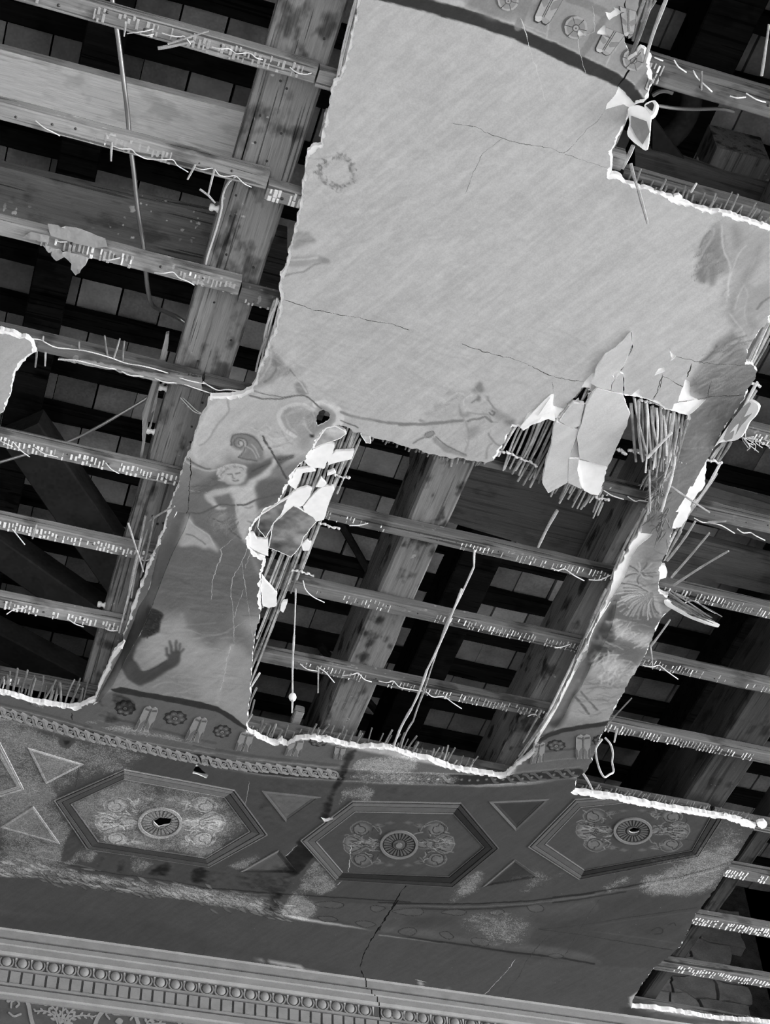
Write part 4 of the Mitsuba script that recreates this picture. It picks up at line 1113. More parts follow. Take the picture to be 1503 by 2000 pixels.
for fi, (outer, edge, fold, tone) in enumerate(FLAPS):
    n = 6
    rows = [edge + (fold - edge) * t for t in np.linspace(0, 1, n)]
    for r in rows:
        r[:, :] = r
    v = np.vstack([spline(r, n=5) for r in rows])
    m_ = len(v) // n
    jj, ii = np.meshgrid(np.arange(m_ - 1), np.arange(n - 1))
    a = (ii * m_ + jj).ravel()
    f = np.vstack([np.c_[a, a + 1, a + 1 + m_], np.c_[a, a + 1 + m_, a + m_]])
    v[:, 2] += (meshkit.fbm(v * 14, 3, 4) - 0.5) * 0.006
    tn = tone_of(v[:, :2])
    top = v + [0, 0, 0.004]
    part('ceiling', 'plaster_flap', trimesh.Trimesh(np.vstack([v, top]), np.vstack([f, f[:, ::-1] + len(v)]), process=False), 'fresco', uv=np.c_[np.tile(tn / 255, 2), np.full(2 * len(v), .5)],
         label='flap of painted plaster bent down along the broken edge')
    o, e = spline(outer, n=6), spline(edge, n=6)
    d = np.c_[noise2(o[:, :2], 160, 5 + fi), noise2(o[:, :2], 160, 9 + fi), 0 * o[:, 0]] * 0.006
    o = o + d
    up = np.array([0, 0, 0.009])
    rows = np.vstack([e, o, o + up, e + up])
    m_ = len(o)
    f = []
    for r in range(4):
        for j in range(m_ - 1):
            p, q = r * m_ + j, ((r + 1) % 4) * m_ + j
            f += [(p, p + 1, q + 1), (p, q + 1, q)]
    part('ceiling', 'broken_edge', trimesh.Trimesh(rows, np.array(f), process=False), 'gypsum', smooth=40, label='white broken edge of the bent flap')

for i, (s, g, (tx, ty)) in enumerate(FRAG2):
    p = ragged(Polygon(W(s)).buffer(0), 0.005, 0.0012, 100 + i)
    z = ZC - 0.006
    body = slab(p, z, z + 0.015)
    c = np.array([p.centroid.x, p.centroid.y])
    V_, F_ = sheet_mesh(p.buffer(-0.0004), 0.0168, 6, Polygon(c + [[-.001, -.001], [.001, -.001], [0, .001]]))

    def tilt(v):
        w = v.copy()
        w[:, 2] += (v[:, 0] - c[0]) * tx * 2 + (v[:, 1] - c[1]) * ty * 2
        return w
    body.vertices = tilt(body.vertices)
    k = part('ceiling', 'plaster_fragment', body, 'gypsum', label='loose slab of sky-painted plaster sagging above the torn reed mat')
    put(k + '__paint_layer', trimesh.Trimesh(tilt(np.c_[V_, np.full(len(V_), z - 0.0006)]), F_, process=False), 'fresco', uv=np.c_[np.full(len(V_), g / 255.0), np.full(len(V_), 0.5)])

# ---- relief ornaments of the painted border
for oc, ic, tones, ros, lab in COFFERS:
    key = child('ceiling', 'coffer')
    inner = Polygon(ic)
    n = len(oc)
    tag(key, label=lab)
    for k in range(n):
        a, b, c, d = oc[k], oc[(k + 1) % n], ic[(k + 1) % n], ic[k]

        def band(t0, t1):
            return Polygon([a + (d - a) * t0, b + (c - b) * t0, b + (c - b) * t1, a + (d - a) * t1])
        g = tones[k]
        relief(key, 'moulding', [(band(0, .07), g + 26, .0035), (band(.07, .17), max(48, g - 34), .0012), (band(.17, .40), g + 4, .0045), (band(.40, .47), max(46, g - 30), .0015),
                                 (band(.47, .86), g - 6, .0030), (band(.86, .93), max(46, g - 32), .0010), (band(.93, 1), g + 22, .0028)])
    if ros is not None:
        A = affine(ros)
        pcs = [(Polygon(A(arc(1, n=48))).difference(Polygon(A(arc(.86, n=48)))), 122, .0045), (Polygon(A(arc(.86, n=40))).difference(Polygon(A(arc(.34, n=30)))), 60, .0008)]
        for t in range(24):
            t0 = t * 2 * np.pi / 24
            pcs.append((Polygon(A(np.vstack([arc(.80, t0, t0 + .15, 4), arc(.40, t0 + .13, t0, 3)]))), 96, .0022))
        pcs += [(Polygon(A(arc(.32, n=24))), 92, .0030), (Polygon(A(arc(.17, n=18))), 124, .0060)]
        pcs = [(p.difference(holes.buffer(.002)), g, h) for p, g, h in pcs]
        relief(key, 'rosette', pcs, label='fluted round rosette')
for tri, g, es, lab in TRIANGLES:
    key = child('ceiling', 'triangular_panel')
    tag(key, label=lab)
    c = tri.mean(0)
    for k in range(3):
        a, b = tri[k], tri[(k + 1) % 3]
        A_, B_ = a + (c - a) * .14, b + (c - b) * .14
        A2, B2 = a + (c - a) * .30, b + (c - b) * .30
        relief(key, 'fillet', [(Polygon([a, b, B_, A_]), es[k], .003), (Polygon([A_, B_, B2, A2]), (es[k] + 2 * g) / 3 - 8, .0014)])
    relief(key, 'field', [(Polygon([p + (c - p) * .30 for p in tri]), g, .0006)])

# ---- guilloche band
LINKS = [W("""92,3722 123,3724 155,3727 184,3731 216,3736 246,3740 277,3743 308,3748 341,3750 372,3753 402,3755 434,3754 464,3755 496,3758 526,3757 556,3759 587,3761 617,3763 647,3763 678,3762 710,3763 710,3761 739,3763 769,3761 800,3757 828,3755 858,3751 889,3745 917,3740 948,3736 979,3733 1008,3728 1038,3724 1068,3719 1095,3715"""),
         W("""1126,3714 1154,3707 1181,3701 1208,3697 1236,3690 1265,3684 1292,3675 1291,3682 1320,3672 1344,3665 1374,3658 1401,3651 1434,3642 1470,3633 1494,3629 1518,3622 1542,3611 1567,3604 1590,3598 1617,3589 1645,3578 1670,3565 1696,3554 1730,3536 1759,3523 1783,3511""")]
for li, C in enumerate(LINKS):
    for i in range(len(C)):
        t = C[min(i + 1, len(C) - 1)] - C[max(i - 1, 0)]
        L = np.linalg.norm(t) / (2 if 0 < i < len(C) - 1 else 1)
        t = t / np.linalg.norm(t)
        nn = np.array([-t[1], t[0]])
        f = lambda P, c=C[i]: np.asarray([c + t * (x * L) + nn * y for x, y in P])
        hb = 0.0185
        dim = 0 if li == 0 else 22
        st = LineString(spline(f([(-.95, -hb), (-.55, -hb * .72), (-.30, 0), (-.02, hb * .66), (.45, hb * .92)]), n=6)).buffer(.0042, cap_style='flat')
        st2 = LineString(spline(f([(-.72, -hb), (-.40, -hb * .74), (.05, -hb * .62), (.36, -.1 * hb), (.62, hb * .7), (.95, hb * .95)]), n=6)).buffer(.0034, cap_style='flat')
        eye = f(arc(1, n=20) * [0.0078 / L, 0.0078])
        eye2 = f(arc(1, n=16) * [0.0052 / L, 0.0052])
        dot = f(arc(1, n=10) * [0.0022 / L, 0.0022])
        pcs = []
        if li == 0:
            pcs = [(st2, 136, .0018), (st, 152, .0028), (Polygon(eye), 50, .0030), (Polygon(f(arc(1, n=18) * [0.0066 / L, 0.0066])), 150, .0036), (Polygon(f(arc(1, n=16) * [0.0040 / L, 0.0040])), 112, .0042)]
        else:
            if i > 18 or i % 5 == 2:
                pcs = [(st, 92, .0014)]
            pcs += [(Polygon(eye2), 92, .0016), (Polygon(dot), 132, .0024)]
        relief('ceiling', 'guilloche_link', pcs)

# ---- leaf brackets and flowers of the cornice band
BRACKETS = ["C2"]
BRACKETS = [W(s) for s in ("""492,3581 531,3582 530,3689 481,3689""", """640,3585 677,3585 680,3690 630,3688""", """782,3610 821,3609 828,3688 782,3694""", """930,3595 969,3595 976,3668 928,3675""",
                           """1063,3591 1096,3588 1102,3645 1072,3650""", """181,3630 225,3633 219,3671 177,3667""", """1730,3355 1771,3341 1808,3438 1767,3452""", """1627,3428 1653,3407 1680,3488 1642,3513""")]
BRACKETS_TOP = [W(s) for s in ("""828,1228 875,1227 860,1327 824,1325""", """977,1290 1025,1294 1009,1352 974,1348""", """988,1239 1028,1239 1043,1289 1025,1302""", """1110,1361 1120,1353 1127,1400 1113,1399""")]


def quad(q):
    return lambda P: np.array([(q[0] * (1 - u) + q[1] * u) * (1 - v) + (q[3] * (1 - u) + q[2] * u) * v for u, v in P])


for q in BRACKETS:
    f = quad(q)
    pcs = [(Polygon(f([(.1, .02), (.3, -.03), (.5, .03), (.7, -.03), (.92, .02), (1, .1), (1, .93), (.86, 1.0), (.72, .94), (.5, 1.02), (.28, .94), (.12, 1.0), (0, .93), (0, .1)])), 142, .0030),
           (Polygon(f([(0.0, .94), (.02, .5), (.13, .62), (.16, .88), (.10, .98)])), 96, .0036), (Polygon(f([(1.0, .94), (.98, .5), (.87, .62), (.84, .88), (.92, .98)])), 96, .0036),
           (Polygon(f([(.18, .97), (.22, .68), (.40, .52), (.44, .60), (.36, .98)])), 112, .0038), (Polygon(f([(.82, .97), (.78, .68), (.60, .52), (.56, .60), (.64, .98)])), 112, .0038),
           (Polygon(f([(.455, .05), (.475, .05), (.475, 1.0), (.455, 1.0)])), 48, .0040), (Polygon(f([(.525, .05), (.545, .05), (.545, 1.0), (.525, 1.0)])), 48, .0040),
           (Polygon(f([(.08, .05), (.40, .09), (.42, .16), (.10, .13)])), 96, .0036), (Polygon(f([(.60, .09), (.94, .05), (.94, .13), (.58, .16)])), 96, .0036)]
    relief('ceiling', 'leaf_bracket', pcs)
for q in BRACKETS_TOP:
    f = quad(q)
    pcs = [(Polygon(f([(0, 0), (1, 0), (1, .86), (.86, .97), (.62, .96), (.5, .92), (.36, .98), (.12, .97), (0, .86)])), 74, .0018),
           (Polygon(f([(.05, 0), (.97, 0), (.97, .85), (.84, .93), (.62, .92), (.5, .88), (.38, .94), (.16, .93), (.06, .84)])), 166, .0030),
           (Polygon(f([(.06, .84), (.40, .80), (.5, .88), (.38, .94), (.16, .93)])), 190, .0036), (Polygon(f([(.60, .80), (.97, .84), (.84, .93), (.62, .92), (.5, .88)])), 150, .0036),
           (Polygon(f([(.44, 0), (.46, 0), (.46, .80), (.44, .80)])), 60, .0040), (Polygon(f([(.53, 0), (.55, 0), (.55, .80), (.53, .80)])), 60, .0040),
           (Polygon(f([(.06, .30), (.36, .42), (.40, .52), (.30, .60), (.06, .50)])), 136, .0036), (Polygon(f([(.97, .30), (.62, .42), (.60, .55), (.70, .62), (.97, .52)])), 136, .0036)]
    relief('ceiling', 'leaf_bracket', pcs)
FLOWERS = [(W(s), d) for s, d in (("""411,3614 466,3598 431,3574 444,3636""", 1), ("""554,3617 617,3598 579,3579 592,3637""", 1), ("""704,3632 754,3618 723,3599 736,3651""", 1),
                                  ("""1664,3420 1716,3405 1683,3390 1700,3435""", 1), ("""984,3597 1037,3582 1005,3572 1017,3613""", 1), ("""1786,3362 1828,3350 1798,3336 1815,3378""", 1),
                                  ("""895,1316 942,1302 910,1285 928,1333""", 0), ("""1041,1347 1086,1334 1054,1317 1074,1364""", 0), ("""740,1301 782,1288 753,1274 769,1316""", 0))]
for q, d in FLOWERS:
    A = affine(q)
    if d:
        pcs = [(Polygon(A(arc(1, n=30) * (1 + .10 * np.sin(np.arange(30) * 1.9))[:, None])), 58, .0010)]
        for t in range(6):
            a = t * 2 * np.pi / 6 + .3
            pcs.append((Polygon(A(arc(.30, n=12, cx=.56 * np.cos(a), cy=.56 * np.sin(a)))), 88, .0024))
            pcs.append((Polygon(A(arc(.13, n=8, cx=.60 * np.cos(a), cy=.60 * np.sin(a)))), 112, .0030))
        pcs += [(Polygon(A(arc(.28, n=16))), 72, .0030), (Polygon(A(arc(.19, n=14))), 124, .0042), (Polygon(A(arc(.07, n=8))), 70, .0048)]
    else:
        pcs = [(Polygon(A(arc(1.0, n=36, cx=-.22, cy=-.03))), 112, .0008), (Polygon(A(arc(.98, n=36) * (1 + .03 * (np.arange(36) % 3 == 0))[:, None])), 164, .0030), (Polygon(A(arc(.80, n=30))), 138, .0036)]
        for t in range(6):
            a = t * 2 * np.pi / 6 + .25
            pcs.append((Polygon(A(np.array([(.34 * np.cos(a - .05), .34 * np.sin(a - .05)), (.97 * np.cos(a - .02), .97 * np.sin(a - .02)), (.97 * np.cos(a + .02), .97 * np.sin(a + .02)), (.34 * np.cos(a + .05), .34 * np.sin(a + .05))]))), 66, .0042))
        pcs += [(Polygon(A(arc(.32, n=18))), 90, .0044), (Polygon(A(arc(.24, n=16))), 158, .0052), (Polygon(A(arc(.07, n=8))), 80, .0058)]
    relief('ceiling', 'flower_rosette', pcs)

# ---------------------------------------------------------------- the front wall: its painted cornice in low relief
W0, WD = np.array([0.264, 4.738]), np.array([2.19, -0.088])
WD = WD / np.linalg.norm(WD)
WN = np.array([WD[1], -WD[0]])            # towards the room


def wall_box(s0, s1, z0, z1, d0, d1):
    """A box on the wall: s along it, z below the ceiling, d out of it."""
    v = []
    for d in (d0, d1):
        for s, z in ((s0, z0), (s1, z0), (s1, z1), (s0, z1)):
            p = W0 + WD * s + WN * d
            v.append([p[0], p[1], ZC + z])
    f = [(0, 1, 2), (0, 2, 3), (4, 6, 5), (4, 7, 6), (0, 4, 5), (0, 5, 1), (1, 5, 6), (1, 6, 2), (2, 6, 7), (2, 7, 3), (3, 7, 4), (3, 4, 0)]
    return trimesh.Trimesh(v, f, process=False)


def wall_prism(P, d0, d1):
    m = trimesh.creation.extrude_polygon(Polygon(P).buffer(0), d1 - d0, engine='earcut')
    v = m.vertices.copy()
    q = W0 + WD * v[:, :1] + WN * (v[:, 2:3] + d0)
    m.vertices = np.c_[q, ZC + v[:, 1]]
    return m


S0, S1 = -1.1, 9.6
put('wall_front', wall_box(S0, S1, -ZC, -0.0005, -0.35, 0.0), 'cornice_dark', kind='structure', label='front wall with a painted egg-and-dart cornice under the ceiling')
crack = W("""1207,42 1223,-4 1227,-36 1265,-73 1271,-98 1277,-164""")


def crack_s(z):
    return float(np.interp(-z, -crack[:, 1], crack[:, 0]))


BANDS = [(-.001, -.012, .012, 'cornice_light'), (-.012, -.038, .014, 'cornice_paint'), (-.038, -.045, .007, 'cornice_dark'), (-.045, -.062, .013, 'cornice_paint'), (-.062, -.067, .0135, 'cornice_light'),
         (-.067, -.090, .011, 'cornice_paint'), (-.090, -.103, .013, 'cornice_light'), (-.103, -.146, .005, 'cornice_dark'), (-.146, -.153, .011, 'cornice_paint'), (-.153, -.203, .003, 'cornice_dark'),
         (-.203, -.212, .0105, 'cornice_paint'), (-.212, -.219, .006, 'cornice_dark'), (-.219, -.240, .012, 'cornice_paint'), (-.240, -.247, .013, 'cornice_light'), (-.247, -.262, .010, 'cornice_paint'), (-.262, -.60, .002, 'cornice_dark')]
ck = []
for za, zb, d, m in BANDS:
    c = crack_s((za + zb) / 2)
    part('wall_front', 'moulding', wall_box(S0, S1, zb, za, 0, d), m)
    ck.append(wall_box(c - .0016 + (zb * 17 % .003), c + .0016 + (zb * 17 % .003), zb, za, d - .001, d + .0007))
part('wall_front', 'crack', cat(ck), 'crack_dirt', label='dark crack running down through the cornice')
eggs = W("""39,-128 89,-128 139,-129 188,-129 239,-130 288,-130 339,-131 388,-132 439,-132 487,-133 536,-132 585,-132 634,-133 689,-133 737,-132 786,-134 834,-133 882,-133 931,-133 979,-134 1028,-134 1077,-134 1125,-135 1173,-134 1223,-134 1301,-136 1332,-135 1376,-138 1423,-137""")
eggs = np.vstack([[eggs[0] - [.058 * k, 0] for k in range(6, 0, -1)], eggs, [eggs[-1] + [.057 * k, 0] for k in range(1, 18)]])
sph = trimesh.creation.icosphere(subdivisions=2, radius=1.0)
for i, (s, z) in enumerate(eggs):
    z = -.1245
    m = sph.copy()
    v = m.vertices * [.0150, .0178, .011]
    q = W0 + WD * (s + v[:, :1]) + WN * (v[:, 2:3] + .006)
    m.vertices = np.c_[q, ZC + z + v[:, 1]]
    k = part('wall_front', 'egg', m, 'cornice_paint', smooth=True)
    t = np.linspace(-.15 * np.pi, 1.15 * np.pi, 16)
    cup = LineString(np.c_[s + .0215 * np.cos(t), z - .0225 * np.sin(t)]).buffer(.0022)
    put(k + '__egg_cup', wall_prism(np.array(cup.exterior.coords), .004, .009), 'cornice_paint')
    dart = np.array([(s + .029 - .0035, z + .018), (s + .029 + .0035, z + .018), (s + .029, z - .020)])
    part('wall_front', 'dart', wall_prism(dart, .004, .0085), 'cornice_light')
den = W("""53,-177 92,-177 131,-178 170,-178 208,-179 248,-180 286,-180 323,-180 361,-181 400,-181 438,-181 476,-182 513,-182 552,-182 589,-182 629,-182 702,-180 739,-180 778,-180 815,-180 852,-180 889,-180 926,-180 964,-180 1001,-180 1038,-180 1075,-180 1112,-180 1149,-180 1186,-181 1223,-181""")[:, 0]
den = np.r_[[den[0] - .0445 * k for k in range(8, 0, -1)], den, den[-1] + .0445 * np.arange(1, 24)]
for a, b in zip(den[:-1], den[1:]):
    if b - a > .07:
        pairs = [(a, (a + b) / 2), ((a + b) / 2, b)]
    else:
        pairs = [(a, b)]
    for a, b in pairs if b - a > .02 else []:
        part('wall_front', 'dentil', cat([wall_box(a + .0042, b - .003, -.200, -.157, 0, .0075), wall_box(a + .0054, b - .004, -.198, -.192, .0075, .009)]), 'cornice_paint')
def scroll(p, w, mat='cornice_paint'):
    p = spline(p, n=8)
    part('wall_front', 'acanthus_scroll', wall_prism(np.array(LineString(p).buffer(w).exterior.coords), .001, .0055), mat)


def frond(p, L, seed):
    """A curling stem with leaflets on both sides."""
    p = spline(p, n=10)
    scroll(p[::5], .0022)
    d = np.r_[0, np.cumsum(np.linalg.norm(np.diff(p, axis=0), axis=1))]
    t = .012
    k = 0
    while t < d[-1]:
        c = np.array([np.interp(t, d, p[:, 0]), np.interp(t, d, p[:, 1])])
        q = np.array([np.interp(t + .004, d, p[:, 0]), np.interp(t + .004, d, p[:, 1])]) - c
        q = q / (np.linalg.norm(q) + 1e-9)
        e = np.array([-q[1], q[0]]) * (1 if k % 2 else -1)
        l = L * (1 - .45 * t / d[-1])
        tip = c + (q * .75 + e * .8) * l
        mid = (c + tip) / 2
        n_ = np.array([-(tip - c)[1], (tip - c)[0]]) * .24
        leaf = spline(np.array([c, mid + n_, tip, mid - n_]), closed=True, n=4)
        part('wall_front', 'acanthus_leaf', wall_prism(leaf, .001, .0045), 'cornice_paint')
        t += .011
        k += 1


for s_ in ("""65,-265 79,-247 100,-240 118,-250 131,-277 141,-310 155,-347""", """341,-315 350,-279 365,-256 390,-243 416,-244 437,-236 460,-247 482,-294"""):
    scroll(W(s_), .0062)
for s_ in ("""76,-286 76,-266 89,-258 99,-270 92,-282""", """73,-306 89,-316 109,-305""", """385,-281 373,-266 382,-256 397,-262 409,-261 428,-257 445,-250 459,-257 452,-274""", """407,-288 415,-277 426,-283 417,-294 407,-288""", """403,-246 418,-259 425,-243"""):
    scroll(W(s_), .0030)
for i, s_ in enumerate(("""236,-330 216,-279 188,-256 157,-250 130,-255""", """231,-331 210,-295 183,-284 151,-289""", """236,-330 237,-286 236,-249""", """246,-329 256,-283 282,-252 316,-240 351,-249""", """248,-329 270,-293 303,-281 337,-281""",
                        """500,-301 510,-270 540,-253 579,-249""", """509,-300 529,-277 563,-272""", """604,-291 615,-259 645,-244""")):
    frond(W(s_), .020, i)
# rubble masonry of the wall's head, seen over the ceiling's edge
g = np.random.default_rng(21)
for row in range(7):
    z = .02 + row * .085
    x = 1.9 + g.uniform(0, .08)
    while x < 2.95:
        w, h = g.uniform(.09, .22), .080
        m = bx(x, x + w - .012, 4.72, 4.80, ZC + z, ZC + z + h).subdivide().subdivide()
        m.vertices += (np.stack([meshkit.fbm(m.vertices * 22, 3, s) for s in (1, 2, 3)], -1) - .5) * .035
        part('wall_front', 'stone', m, 'stone', smooth=50)
        x += w
put('wall_head', bx(-0.9, 3.1, 4.77, 5.0, ZC, ZC + 1.3), 'mortar', kind='structure', label='mortar bed of the rubble wall above the ceiling')

# ---------------------------------------------------------------- the roof space
put('roof_deck', bx(-1.2, 3.6, 0.2, 5.0, ZC + 1.28, ZC + 1.34), 'rafter_wood', kind='structure', label='dark underside of the roof above the tiles')
put('attic_wall_left', bx(-1.25, -1.15, 0.2, 5.0, ZC + 0.02, ZC + 1.3), 'mortar', kind='structure', label='dark left wall of the roof space')
put('attic_wall_right', bx(3.5, 3.6, 0.2, 5.0, ZC + 0.02, ZC + 1.3), 'mortar', kind='structure', label='dark right wall of the roof space')
put('attic_wall_back', bx(-1.2, 3.6, 0.15, 0.25, ZC + 0.02, ZC + 1.3), 'mortar', kind='structure', label='dark rear wall of the roof space')
TZ = ZC + 0.78
shapely.prepare(core_poly)
g = np.random.default_rng(5)
RP, TW = 0.175, 0.120
labels['roof'] = {'label': 'soffit of flat terracotta tiles laid in rows between the dark rafters', 'kind': 'structure'}
nt = 0
rest = []
for r in range(23):
    y0 = 0.75 + r * RP
    off = g.uniform(0, TW)
    for c in range(38):
        x0 = -1.1 + c * TW + off
        gap = g.uniform(.002, .007)
        tilt = g.normal(0, .004, 2)
        pts = np.array([(x0 + a * TW, y0 + b * RP) for a in (.1, .5, .9) for b in (.15, .5, .85)]) * 3.4 / (TZ - EYE[2])
        seen = (~shapely.contains_xy(core_poly, pts[:, 0], pts[:, 1])).any() and pts[:, 0].max() > -.35 and pts[:, 0].min() < 2.75 and pts[:, 1].min() < 4.75 and pts[:, 1].max() > .9
        if not seen:
            continue
        m = bx(x0 + gap, x0 + TW, y0 + .004, y0 + RP - .004, TZ, TZ + .022)
        m.vertices[:, 2] += (m.vertices[:, 0] - x0) * tilt[0] * 3 + (m.vertices[:, 1] - y0) * tilt[1] * 3 + g.normal(0, .003)
        mat = 'terracotta_' + 'abcd'[int(np.clip(g.normal(1.3, .9), 0, 3))]
        if nt < 300:
            part('roof', 'tile', m, mat)
        else:
            rest.append(m)
        nt += 1
if rest:
    put('roof__tile_rest', cat(rest), 'terracotta_b', kind='stuff')
for r in range(23):
    y0 = 0.75 + r * RP
    k = numbered('rafter')
    put(k, timber('x', -1.15, 3.5, y0 - .029, y0 + .029, TZ - .038, TZ, seed=200 + r, seg=.12, rough=.004), 'rafter_wood', label='dark rafter running across under the rows of tiles', cat='rafter', group='rafters under the tiles')
for i, (x, w, z, lab) in enumerate(((-.075, .10, .50, 'dark purlin crossing the rafters at the left edge'), (1.345, .13, .50, 'dark purlin above the middle opening'), (2.31, .16, .50, 'dark purlin above the right-hand opening'))):
    put(numbered('purlin'), timber('y', .3, 4.3 if x > 2 else 4.6, x, x + w, ZC + z, ZC + z + .15, seed=230 + i, seg=.12, rough=.004), 'rafter_wood', label=lab, cat='purlin')


def brace(p, q, w, h):
    p, q = np.array(p, float), np.array(q, float)
    L = np.linalg.norm(q - p)
    m = timber('x', 0, L, -w / 2, w / 2, -h / 2, h / 2, seed=int(L * 100), seg=.08, rough=.003)
    x = (q - p) / L
    y = np.cross([0, 0, 1], x)
    y /= np.linalg.norm(y)
    z = np.cross(x, y)
    M4 = np.eye(4)
    M4[:3, :3] = np.stack([x, y, z], 1)
    M4[:3, 3] = p
    m.apply_transform(M4)
    return m


for p, q, w, lab in (((-.02, 3.02, ZC + .43), (.44, 3.50, ZC + .34), .13, 'broad dark diagonal brace in the left opening, uppermost of three'), ((-.16, 3.42, ZC + .46), (.44, 3.68, ZC + .36), .10, 'dark diagonal brace in the left opening, middle of three'),
                     ((-.16, 3.80, ZC + .46), (.44, 3.95, ZC + .36), .10, 'dark diagonal brace in the left opening, lowest of three')):
    put(numbered('brace'), brace(p, q, w, .08), 'brace_wood', label=lab, cat='brace')
for p, q, lab in (((1.098, 3.897, ZC + .727), (1.772, 4.506, ZC + .727), 'thin dark diagonal strut behind the lowest battens of the middle opening'), ((.974, 3.311, ZC + .727), (1.225, 3.609, ZC + .727), 'short dark diagonal strut under the tiles beside the middle beam')):
    put(numbered('strut'), brace(p, q, .022, .022), 'brace_wood', label=lab, cat='strut')

# boards lying across the beams
for pts, th, mat, lab in (("""-386,1848 -248,1845 36,1842 333,1836 426,1833 463,1970 348,1966 55,1966 -229,1963 -370,1965""", .03, 'plank_pale', 'bright new plank across the upper left opening, split along its middle'),
                          ("""-345,2144 -200,2141 47,2135 336,2121 505,2120 550,2286 378,2290 77,2286 -176,2287 -324,2294""", .03, 'plank_dark', 'dark weathered plank with lime spatters under the bright plank'),
                          ("""999,2657 1151,2649 1550,2663 1668,2667 1761,2964 1539,2931 1390,2910 1205,2896 1075,2891""", .03, 'plank_mid', 'wide dark board between the two right-hand beams of the middle opening'),
                          ("""1715,2558 1823,2564 2043,2577 2200,2580 2271,2721 2108,2712 1820,2692 1757,2691""", .03, 'plank_mid', 'dark board above the string-hung batten at the right edge'),
                          ("""1783,2752 2126,2760 2290,2758 2365,2906 2196,2895 1861,2893""", .03, 'plank_mid', 'dark board behind the loose reeds at the right edge'),
                          ("""1241,1657 1319,1651 1426,1656 1486,1662 1676,1656 1715,1734 1471,1748 1274,1733""", .03, 'plank_mid', 'board in the upper right opening above the torn edge')):
    p = Polygon(W(pts)).buffer(0)
    put(numbered('board'), slab(p, ZC + .27, ZC + .27 + th), mat, label=lab, cat='board')

# the beams
for x0, x1, z1, mat, lab in ((.3277, .4517, .20, 'beam_wood', 'thick cracked beam along the left opening, carrying a moulded strip and insulators'), (1.02, 1.128, .264, 'beam_plastered', 'plaster-stained beam down the middle opening'),
                             (1.576, 1.69, .250, 'beam_plastered', 'beam at the right of the middle opening, half hidden by the torn fresco strip'), (2.199, 2.335, .264, 'beam_wood_dark', 'dark beam in the lower right corner')):
    k = numbered('beam')
    put(k, timber('y', 1.5 if .9 < x0 < 1.2 else .3, 4.85, x0, x1, ZC + .064, ZC + z1, seed=int(x0 * 100), seg=.03, rough=.0035, cham=.006, bow=.003), mat, label=lab, cat='beam')
    if x0 < .4:
        for j, (a, b, za, zb) in enumerate(((.3105, .3277, .068, .112), (.3165, .3277, .112, .128), (.3125, .3277, .128, .150))):
            part(k, 'moulded_strip', timber('y', .3, 4.85, a, b, ZC + za, ZC + zb, seed=300 + j, seg=.05, rough=.0012, cham=.0025), 'beam_wood' if j != 1 else 'beam_wood_dark', label='moulded wooden strip along the beam')
        g = np.random.default_rng(17)
        nails = []
        for j in range(46):
            c = trimesh.creation.cylinder(.0030, .003, sections=7)
            c.apply_translation([g.uniform(x0 + .01, x1 - .01), g.uniform(1.0, 4.2), ZC + .063])
            nails.append(c)
        put(k + '__nail_holes', cat(nails), 'iron', kind='stuff', label='dark nail heads and holes')
put(numbered('joist'), timber('y', 3.55, 4.72, 2.487, 2.540, ZC + .064, ZC + .15, seed=77, rough=.004), 'beam_wood_dark', label='narrow dark joist along the right broken edge of the coffered border', cat='joist')

# ---------------------------------------------------------------- battens
def batten(x0, x1, ylow, lab, seed, dens=.5, group=None, bright=.5, thin=1.0, w=.042, z0=.030, h=.034, wood='batten_wood'):
    k = numbered('batten')
    put(k, timber('x', x0, x1, ylow - w, ylow, ZC + z0, ZC + z0 + h, seed=seed, seg=.02, rough=.0022, cham=.003, bow=.003), wood, label=lab, cat='batten')
    g = np.random.default_rng(seed)
    ms, dull = [], []
    x = x0 + .01
    while x < x1 - .01:
        on = meshkit.noise(np.array([[x * 9, seed, 0.]]), 3)[0]
        if on > 1 - dens - .12 and g.random() < .85:
            y = ylow - w + g.uniform(.004, .014)
            while y < ylow - .006:
                L = g.uniform(.010, .030)
                hw, hh = g.uniform(.0018, .0042) * thin, g.uniform(.0006, .0014)
                m = bx(x - hw, x + hw, y, min(y + L, ylow - .001), ZC + z0 - hh, ZC + z0 + .003)
                lo = m.vertices[:, 2] < ZC + z0
                c = m.vertices.mean(0)
                m.vertices[lo, :2] = c[:2] + (m.vertices[lo, :2] - c[:2]) * .7
                m.vertices[:, 0] += g.normal(0, .0006)
                (ms if on * .6 + g.random() * .55 < bright + .12 and g.random() < bright + .35 else dull).append(m)
                y += L + g.uniform(-.002, .007)
                if g.random() < .25:
                    break
        x += g.uniform(.0085, .0125)
    if ms:
        put(k + '__plaster_residue', cat(ms), 'gypsum', kind='stuff', label='white plaster residue printed by the lost reeds')
    if dull:
        put(k + '__plaster_stain', cat(dull), 'dull_plaster', kind='stuff', label='grey plaster left between the lost reeds')
    nl = []
    x = x0 + g.uniform(.02, .06)
    while x < x1 - .02:
        c = trimesh.creation.cone(.0042, -.004, sections=7)
        c.apply_translation([x, ylow - w * g.uniform(.3, .7), ZC + z0 + .001])
        nl.append(c)
        x += g.uniform(.05, .11)
    if nl:
        put(k + '__nails', cat(nl), 'iron', kind='stuff', label='iron nails')
    return k


def wire_on(k, pts, r=.0013, mat='wire', name='tie_wire', n=6):
    p = spline(W3(pts), n=n)
    return part(k, name, tube(p, r, 5), mat)


